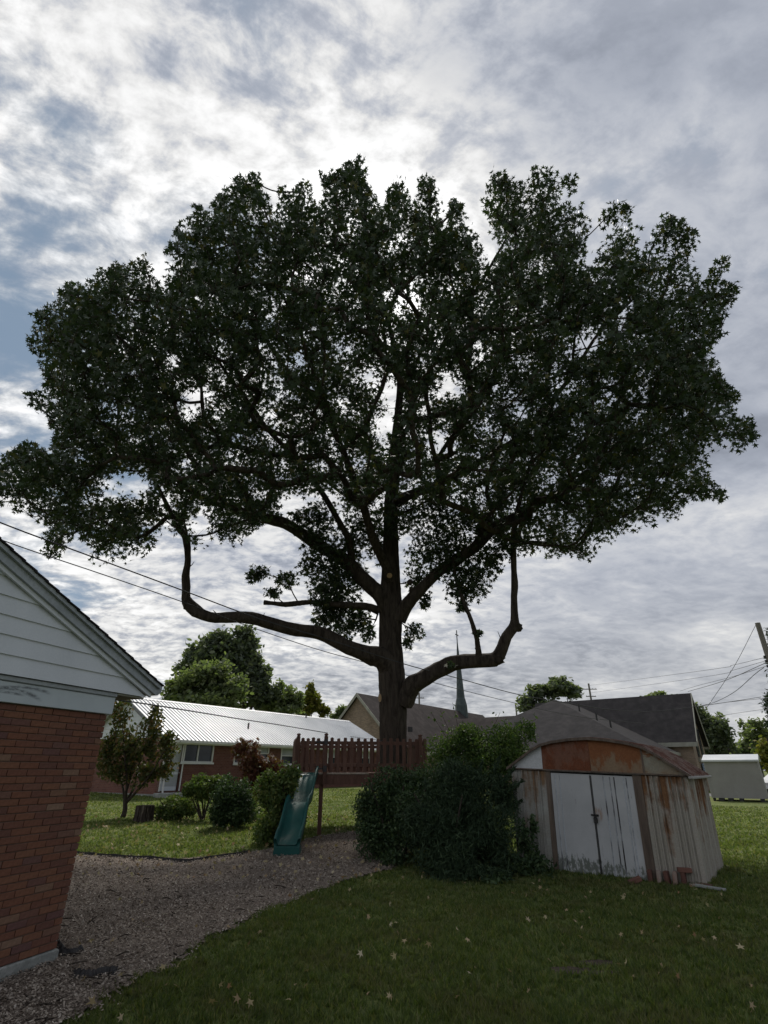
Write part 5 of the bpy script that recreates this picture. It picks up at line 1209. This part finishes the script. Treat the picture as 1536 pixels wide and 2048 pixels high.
    # ---- branching: each lobe is fed from the nearest suitable wood
    hub = np.array([TRUNK[0], TRUNK[1], 6.5]); order = np.argsort([np.linalg.norm((b[0] - hub) * [1, 1, .8]) + 100 * b[2] for b in LB]); lowf = np.array(nlow)
    N = np.array(nodes); NR = list(nrad); segs = []; par = {}
    pos = [np.array(n) for n in nodes]; fixed = len(pos); load = [0] * fixed
    arr = np.array(pos)
    for oi in order:
        p, r, low = LB[oi]; dv = p - arr; dist = np.linalg.norm(dv, axis=1)
        out = (arr - hub); outd = out / np.maximum(np.linalg.norm(out, axis=1, keepdims=True), .3); cosang = np.sum(dv * outd, 1) / np.maximum(dist, 1e-3)
        dzp = np.clip(arr[:, 2] - p[2] - .2, 0, None)
        j = int(np.argmin(dist * (1 + .45 * (1 - cosang)) + .6 * dzp + (0 if low else 1e3) * lowf)); s = arr[j]
        mid = s * .5 + p * .5 + np.array([0, 0, -.04 * dist[j]]) + rng.normal(0, .04, 3) * dist[j]
        pth = spline([s, mid, p], 6); i0 = len(pos); new = []
        prev = j
        for kk in range(1, 6): par[len(pos)] = prev; prev = len(pos); pos.append(pth[kk]); new.append(pth[kk])
        segs.append((j, i0, pth)); arr = np.vstack([arr, new]); lowf = np.r_[lowf, [bool(low)] * 5]
    load = np.zeros(len(pos))
    for (j, i0, pth) in segs:
        k = i0 + 4
        while k >= fixed: load[k] += 1; k = par[k]
    VV, FF, off = [], [], 0
    for (j, i0, pth) in segs:
        ld = np.array([load[i0]] + [load[i0 + q] for q in range(5)]); rad = np.minimum(.012 * np.maximum(ld, .25) ** .5, .085); rad[-1] *= .4
        V, F = tube_np(pth, rad, 5); VV.append(V); FF.append(F + off); off += len(V)
    # twigs inside every lobe
    TP, TE = [], []
    for p, r, low in LB:
        for q in range(4):
            d = rng.normal(0, 1, 3); d[2] = abs(d[2]); d /= np.linalg.norm(d); TP.append(p - [0, 0, .3 * r[2]]); TE.append(p + d * r * .85)
    TP, TE = np.array(TP), np.array(TE); ex, ey = project(TE); ok = np.ones(len(TE), bool)
    for ox, oy in ((0, -8), (8, 0), (-8, 0)): ok &= in_poly(ex + ox, ey + oy, poly) | (ey > 1040)
    for p, e in zip(TP[ok], TE[ok]):
        V, F = tube_np(np.array([p, (p + e) / 2 - [0, 0, .08], e]), np.array([.014, .009, .003]), 3); VV.append(V); FF.append(F + off); off += len(V)
    tw = link('twigs', np_mesh('twigs', np.concatenate(VV) - base, np.concatenate(FF)), M['bark'], root); tw['kind'] = 'stuff'
    # ---- leaves
    CS = []
    def wob(x, y): return 11 * np.sin(x * .11 + 2 * np.sin(y * .05)) * np.sin(y * .13 + 1.3 * np.sin(x * .07)) + 6 * np.sin(x * .29 + y * .17) 
    for p, r, low in LB:
        n = int((rng.uniform(108, 182) * (2.2 if r[2] > 1.45 * r[0] else 1) if not low else 400) * np.clip(np.prod(r) ** (1 / 3) / .75, .2, 1.6) ** 1.6)
        d = rng.normal(0, 1, (n, 3)); d /= np.linalg.norm(d, axis=1, keepdims=True); rad = rng.random(n) ** .5 * (1 + .1 * rng.normal(0, 1, n))
        C = p + d * rad[:, None] * r; lx, ly = project(C)
        ww = wob(lx, ly); sx_, sy_ = np.sign(lx - 760), np.sign(ly - 760)
        if not low:
            keep = in_poly(lx + sx_ * (1 + ww * .4) + rng.normal(0, 3, n), ly + sy_ * (1 + ww * .4) + rng.normal(0, 3, n), poly)
            m1 = in_poly(lx + sx_ * 26, ly + sy_ * 26, poly)                  # thinner towards the rim
            keep &= m1 | (rng.random(n) < .74)
        else: keep = np.ones(n, bool)
        for h in HOLES: keep &= ~((((lx - h[0]) / h[2]) ** 2 + ((ly - h[1]) / h[3]) ** 2 < .9 + .5 * rng.normal(0, 1, n)) & (rng.random(n) < .9))
        CS.append(C[keep])
    C = np.concatenate(CS); V, F = leaves_np(C, rng.uniform(.080, .140, len(C)), STAR, droop=1.1, up=.55)
    o = link('crown', np_mesh('crown', V - base, F), M['leaf'], root); o['kind'] = 'stuff'
    print('tree lobes', len(LB), 'leaves', len(C), 'twig verts', off)
big_tree()

# ------------------------------------------------------------------ trees further off
def far_tree(name, label, basepx, Y, blobs, n, size, mat, trunkpx, group=None, shape=BLADE6, nl=26, lsz=.32):
    bx = at_Y(basepx[0], basepx[1], Y); g = float(terrain(bx[0], bx[1])); b = np.array([bx[0], bx[1], g]); root = empty(name, tuple(b)); tag(root, label, 'tree', group)
    L = []; ends = []
    for i, (px, py, rx, ry) in enumerate(blobs):
        c, r = px_lobe(px, py, rx, ry, Y, 1.0); L += lump(c, r, nl, lsz, seed=i * 7 + int(px)); ends.append(np.array(c))
    C, d = cloud_points(L, n, .0, .34); C = C[C[:, 2] > g + .6]
    V, F = leaves_np(C, rng.uniform(.7, 1.3, len(C)) * size, shape, up=1.2); o = link('crown', np_mesh('crown', V - b, F), mat, root); o['kind'] = 'stuff'
    fork = np.array([b[0], b[1], g + .35 * (ends[0][2] - g)])
    tw = trunkpx * mpp(1500, Y); stems('trunk', root, [([b - [0, 0, .2], (b + fork) / 2, fork], tw, tw * .8)], M['bark_thin'])
    stems('branch', root, [([fork - [0, 0, .2], fork * .5 + e * .5 - np.array([0, 0, .1 * (e[2] - g)]), e], tw * .6, tw * .15) for e in ends], M['bark_thin'])
    return root
def background_trees():
    G = 'trees beyond the houses'
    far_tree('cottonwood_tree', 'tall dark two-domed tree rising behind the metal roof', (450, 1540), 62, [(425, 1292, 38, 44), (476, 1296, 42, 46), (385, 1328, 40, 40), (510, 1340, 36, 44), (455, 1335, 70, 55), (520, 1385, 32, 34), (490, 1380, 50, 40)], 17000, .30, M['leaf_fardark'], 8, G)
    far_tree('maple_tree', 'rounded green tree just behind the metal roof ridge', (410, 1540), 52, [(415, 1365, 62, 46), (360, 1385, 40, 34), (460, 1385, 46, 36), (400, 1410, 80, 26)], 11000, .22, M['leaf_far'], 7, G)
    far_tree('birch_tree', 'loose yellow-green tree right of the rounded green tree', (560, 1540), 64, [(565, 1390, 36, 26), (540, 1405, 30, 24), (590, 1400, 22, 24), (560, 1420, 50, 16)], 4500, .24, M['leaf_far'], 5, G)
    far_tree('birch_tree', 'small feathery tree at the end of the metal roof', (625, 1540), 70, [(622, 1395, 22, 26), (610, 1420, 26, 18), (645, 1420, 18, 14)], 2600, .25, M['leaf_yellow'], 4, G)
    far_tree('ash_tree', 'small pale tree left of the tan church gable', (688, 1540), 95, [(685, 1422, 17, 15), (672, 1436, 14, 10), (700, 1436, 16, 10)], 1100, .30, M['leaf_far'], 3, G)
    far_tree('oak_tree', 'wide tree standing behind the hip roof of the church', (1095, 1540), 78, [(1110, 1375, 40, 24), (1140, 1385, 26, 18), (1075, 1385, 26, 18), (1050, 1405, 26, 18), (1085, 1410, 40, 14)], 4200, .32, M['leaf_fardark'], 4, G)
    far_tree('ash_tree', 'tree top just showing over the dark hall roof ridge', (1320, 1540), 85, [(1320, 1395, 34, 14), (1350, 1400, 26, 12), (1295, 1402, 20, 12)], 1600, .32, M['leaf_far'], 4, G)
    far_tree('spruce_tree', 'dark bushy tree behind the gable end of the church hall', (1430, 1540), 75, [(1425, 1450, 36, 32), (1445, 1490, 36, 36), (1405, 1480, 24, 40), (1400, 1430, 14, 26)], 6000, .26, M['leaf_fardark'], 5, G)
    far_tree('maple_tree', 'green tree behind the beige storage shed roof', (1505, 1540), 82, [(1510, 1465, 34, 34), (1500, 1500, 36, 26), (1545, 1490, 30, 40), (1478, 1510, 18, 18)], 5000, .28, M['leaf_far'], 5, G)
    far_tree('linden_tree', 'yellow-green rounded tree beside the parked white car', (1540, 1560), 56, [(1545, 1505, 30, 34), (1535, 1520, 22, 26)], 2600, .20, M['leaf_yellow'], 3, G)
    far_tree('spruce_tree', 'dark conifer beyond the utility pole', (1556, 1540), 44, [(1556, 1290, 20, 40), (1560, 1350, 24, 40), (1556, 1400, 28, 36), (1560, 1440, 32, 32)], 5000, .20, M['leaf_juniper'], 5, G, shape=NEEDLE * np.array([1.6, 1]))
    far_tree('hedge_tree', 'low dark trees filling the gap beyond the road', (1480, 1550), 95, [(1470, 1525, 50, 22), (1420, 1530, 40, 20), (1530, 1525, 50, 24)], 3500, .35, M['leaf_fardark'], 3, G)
background_trees()

# ------------------------------------------------------------------ beige storage shed, road, car, distant house
def storage_shed():
    a = at_Y(1427, 1601, 34.5); c = at_Y(1531, 1603, 34.3); H = empty('storage_shed', (a[0], a[1], 0)); tag(H, 'plain beige storage shed with white roof edge on dark blocks', 'shed')
    H.rotation_euler = (0, 0, R_(-35)); W = 2.64; D = 2.6; z0 = .16; z1 = 2.08
    MB().box(0, W, 0, D, z0, z1).build('wall', M['greywall'], H)
    for x in (-.0, W): MB().box(x - .05, x + .05, -.02, .06, z0, z1 - .01).build('corner_trim', M['greywall'], H)
    m = MB(); m.prism([(-.1, -.12, z1 - .04), (-.1, -.12, z1 + .05), (-.1, D / 2, z1 + .36), (-.1, D + .12, z1 + .05), (-.1, D + .12, z1 - .04), (-.1, D / 2, z1 + .26)], (W + .2, 0, 0)); m.build('roof', M['roof_white'], H)
    for x0, x1 in ((.0, .1), (.28, .55), (.75, 1.0), (1.3, 1.5), (2.3, 2.5)): MB().box(x0, x1, .03, .5, -.1, z0 - .005).build('block', M['shed_block'], H)
    p = MB().box(.3, 1.0, -.35, -.25, -.02, .06, .005).build('ramp_board', M['shed_block'], H); p.rotation_euler = (R_(8), R_(4), 0)
storage_shed()
def sheet(name, pts, dz, mat, **kw):
    m = MB(); m.poly([(x, y, float(terrain(x, y)) + dz) for x, y in pts]); o = m.build(name, mat); tag(o, kind='structure', **kw); return o
sheet('road', [(19, 40), (160, 44), (160, 51), (33.5, 45.6), (19, 44.8)], .012, M['asphalt'])
k = MB(); k.prism([(33.6, 45.75, -.05), (33.6, 45.95, -.05), (33.6, 45.95, .13), (33.6, 45.78, .13)], (126, 5.4, 0)); tag(k.build('kerb', M['concrete']), kind='structure')
def car():
    c = at_Y(1578, 1568, 44.6); H = empty('parked_car', (c[0], c[1], .015), rz=R_(4)); tag(H, 'white sedan parked by the road beyond the storage shed', 'car')
    prof = [(-2.2, .35), (-2.22, .75), (-2.0, .92), (-1.35, .98), (-.75, 1.40), (.55, 1.44), (1.2, 1.05), (2.0, .95), (2.2, .7), (2.2, .35)]
    m = MB(); n = 8; rings = []
    W = .88
    body = [(-2.2, .32), (-2.22, .72), (-2.0, .90), (-1.35, .97), (1.2, 1.02), (2.0, .93), (2.2, .68), (2.2, .32)]
    m.prism([(x, -W, z) for x, z in body], (0, 2 * W, 0)); bd = m.build('body', M['carpaint'], H)
    r = MB(); cab = [(-1.4, .965), (-.75, 1.40), (.55, 1.43), (1.25, 1.015)]; V = [(x, s * (W - .06 if z < 1.1 else W - .22), z) for s in (-1, 1) for x, z in cab]
    r.v = V; r.f = [(0, 1, 2, 3), (7, 6, 5, 4), (0, 4, 5, 1), (1, 5, 6, 2), (2, 6, 7, 3), (0, 3, 7, 4)]; r.build('roof', M['carpaint'], bd)
    for s in (-1, 1):
        g = MB(); yy = lambda z: s * (W - .06 - .16 * (z - .965) / .45 + .006)
        for xs in (((-1.2, 1.0), (-.72, 1.34), (-.12, 1.36), (-.12, 1.0)), ((-.04, 1.0), (-.04, 1.36), (.5, 1.37), (1.05, 1.02))): g.poly([(x, yy(z), z) for x, z in xs])
        g.build('window', M['glass'], bd)
        for x in (-1.38, 1.38):
            a = np.linspace(0, 6.283, 20, endpoint=False)
            t = MB(); t.prism([(x + .32 * math.cos(q), s * (W - .18), .32 + .32 * math.sin(q)) for q in a], (0, s * .19, 0)); w = t.build('wheel', M['tyre'], H)
            t = MB(); t.prism([(x + .2 * math.cos(q), s * (W + .008), .32 + .2 * math.sin(q)) for q in a], (0, s * .012, 0)); t.build('rim', M['chrome'], w)
    for s in (-.6, .6):
        MB().box(-2.235, -2.2, s - .18, s + .18, .62, .74).build('headlight', M['lamp'], H)
        MB().box(2.2, 2.215, s - .18, s + .18, .64, .76).build('tail_light', M['oldbrick'], H)
car()
def distant_house():
    c = at_Y(1476, 1545, 100); H = empty('distant_house', (c[0], c[1], 0), rz=R_(-10)); tag(H, 'distant house with dark roof seen between the trees by the storage shed', 'house')
    MB().box(-4, 4, 0, 7, -1, 3).build('wall', M['greywall'], H)
    MB().prism([(-4.4, -.4, 2.9), (4.4, -.4, 2.9), (0, -.4, 6.2)], (0, 7.8, 0)).build('roof', M['shingle_brown'], H)
    for x in (-2.6, 1.2):
        w = MB().box(x, x + 1.3, -.06, -.004, 1.0, 2.3).build('window', M['trim_white'], H); MB().box(x + .1, x + 1.2, -.07, -.061, 1.1, 2.2).build('pane', M['glass'], w)
distant_house()

# ------------------------------------------------------------------ poles and wires
def pole(px, py, Y, r, label, arms=(), tilt=0.):
    t = at_Y(px, py, Y); g = float(terrain(t[0], t[1])); H = empty('utility_pole', (t[0], t[1], g)); tag(H, label, 'utility pole')
    h = t[2] - g; MB().cyl((0, 0), r * 1.25, -.5, h, 14, r2=r).build('post', M['pole'], H)
    for dz, half in arms:
        MB().box(-half, half, -r - .08, -r, h - dz - .06, h - dz + .06).build('crossarm', M['pole'], H)
        for x in (-half * .85, -half * .4, half * .4, half * .85): MB().cyl((x, -r - .04), .035, h - dz + .065, h - dz + .18, 8, .02).build('insulator', M['iron'], H)
    return t, H, h
t1, H1, h1 = pole(1515, 1246, 29.0, .13, 'tall wooden utility pole with guy wire beyond the sheds')
for i, dz in enumerate((1.85, 2.08, 2.35)): MB().cyl((-.2, 0), .05, h1 - dz - .06, h1 - dz + .06, 8).build('insulator', M['iron'], H1); MB().tube([(-.1, 0, h1 - dz), (-.2, 0, h1 - dz)], .015, 6).build('bracket', M['iron'], H1)
pole(1177, 1367, 88, .14, 'distant utility pole with crossarm behind the church roofs', ((.9, 1.1), (2.0, .8)))
pole(838, 1385, 92, .13, 'distant utility pole beside the big trunk above the church roof', ((.9, .8),))
pole(1031, 1407, 95, .13, 'short distant utility pole left of the hip roof')
def wire(pts, r, label, n=40, group=None, parent=None):
    P = np.array([at_Y(*q) for q in pts]); P = spline(P, n); V, F = tube_np(P, np.full(n, r), 6); me = np_mesh('overhead_wire', V - P[0], F)
    o = link('overhead_wire', me, M['wire'], None, tuple(P[0])); tag(o, label, 'wire', group); return o
wire([(-260, 938, 7.2), (0, 1045, 8.4), (169, 1108, 9.4), (366, 1181, 10.9), (520, 1238, 12.3), (660, 1280, 13.8), (812, 1329, 15.6), (910, 1355, 17), (1037, 1389, 19.2), (1140, 1407, 21), (1220, 1419, 22.6), (1300, 1423, 24.3), (1377, 1415, 26), (1450, 1405, 27.5), (1522, 1394, 28.8)], .013, 'thick twisted service cable passing in front of the tree trunk', 110)
wire([(-240, 985, 7.4), (0, 1079, 8.8), (200, 1147, 10), (360, 1202, 11.6), (507, 1256, 13.4), (636, 1299, 15.2), (734, 1326, 16.7), (808, 1349, 17.8), (980, 1394, 20.8), (1150, 1432, 24.5), (1290, 1447, 28)], .010, 'thin lower service cable running below the thick twisted cable', 90)
wire([(226, 1399, 6.6), (300, 1409, 7.5), (400, 1425, 8.8), (480, 1438, 10.2), (560, 1450, 12.0), (655, 1466, 14.9)], .009, 'cable strung from the brick house eave to the play deck', 60)
wire([(700, 1473, 15.4), (790, 1484, 15.8), (850, 1490, 16.0), (905, 1493, 14.6)], .006, 'thin line tied along the deck railing into the vine shrub', 30)
E_ = [((1529, 1315, 29), (1400, 1342, 40), (1180, 1371, 88), 'highest thin power line from the pole to the far crossarm'), ((1530, 1322, 29), (1400, 1355, 42), (1180, 1386, 88), 'second thin power line below the highest one'), ((1533, 1332, 29), (1400, 1370, 44), (1360, 1382, 52), 'third thin power line ending behind the hall roof')]
for a, b, c, lab in E_: wire([a, ((a[0] + b[0]) / 2, (a[1] + b[1]) / 2 + 2, (a[2] + b[2]) / 2), b, c], .012, lab, 40)
wire([(1511, 1251, 29), (1467, 1335, 30.5), (1409, 1422, 32)], .012, 'steep guy wire from the top of the utility pole', 20)
wire([(1533, 1325, 29), (1450, 1361, 34), (1376, 1383, 47)], .016, 'heavier drop cable from the pole to the hall ridge', 24)
wire([(1528, 1335, 29), (1510, 1348, 30), (1470, 1383, 34), (1430, 1404, 40), (1400, 1412, 47)], .016, 'sagging drop cable from the pole to the hall gable', 30)
wire([(1600, 1391, 36), (1536, 1396, 40), (1450, 1405, 46), (1398, 1412, 52)], .016, 'flat heavy cable running right from the hall gable', 24)
wire([(1600, 1408, 50), (1450, 1430, 58), (1405, 1440, 62)], .016, 'low cable crossing before the trees beyond the hall', 24)

# ------------------------------------------------------------------ scraps in the mulch
def scraps():
    for pts, wd, lab in (([(35, 1958), (75, 1935), (110, 1922), (140, 1922), (160, 1912)], .045, 'ragged strip of dark weed fabric along the brick house foundation'), ([(145, 1962), (175, 1966), (205, 1958), (232, 1955)], .05, 'torn dark weed fabric scrap sticking out of the mulch'), ([(120, 1709), (230, 1716), (300, 1722), (370, 1726), (440, 1717), (500, 1708)], .018, 'dark edging strip between the mulch and the rear lawn'), ([(100, 1915), (112, 1902), (122, 1915), (128, 1922)], .03, 'dark scrap at the corner of the brick house foundation')):
        P = spline([on_ground(*p) for p in pts], 24); P[:, 2] = gh(P[:, 0], P[:, 1]) + .03; m = MB(); rows = []
        T = np.gradient(P, axis=0); T /= np.linalg.norm(T, axis=1, keepdims=True); S = np.cross(T, [0, 0, 1])
        for i in range(24):
            a = wd * (1 + .4 * rng.normal()); z = .035 + .02 * rng.random(); m.v += [tuple(P[i] - S[i] * a - P[0]), tuple(P[i] + [0, 0, z] - P[0]), tuple(P[i] + S[i] * a * .8 - [0, 0, .01] - P[0]), tuple(P[i] - [0, 0, .03] - P[0])]
        for i in range(23):
            for j in range(4): m.f.append((4 * i + j, 4 * i + (j + 1) % 4, 4 * i + 4 + (j + 1) % 4, 4 * i + 4 + j))
        m.f += [(3, 2, 1, 0), (92, 93, 94, 95)]
        tag(m.build('fabric_strip', M['fabric'], None, loc=tuple(P[0])), lab, 'fabric')
scraps()
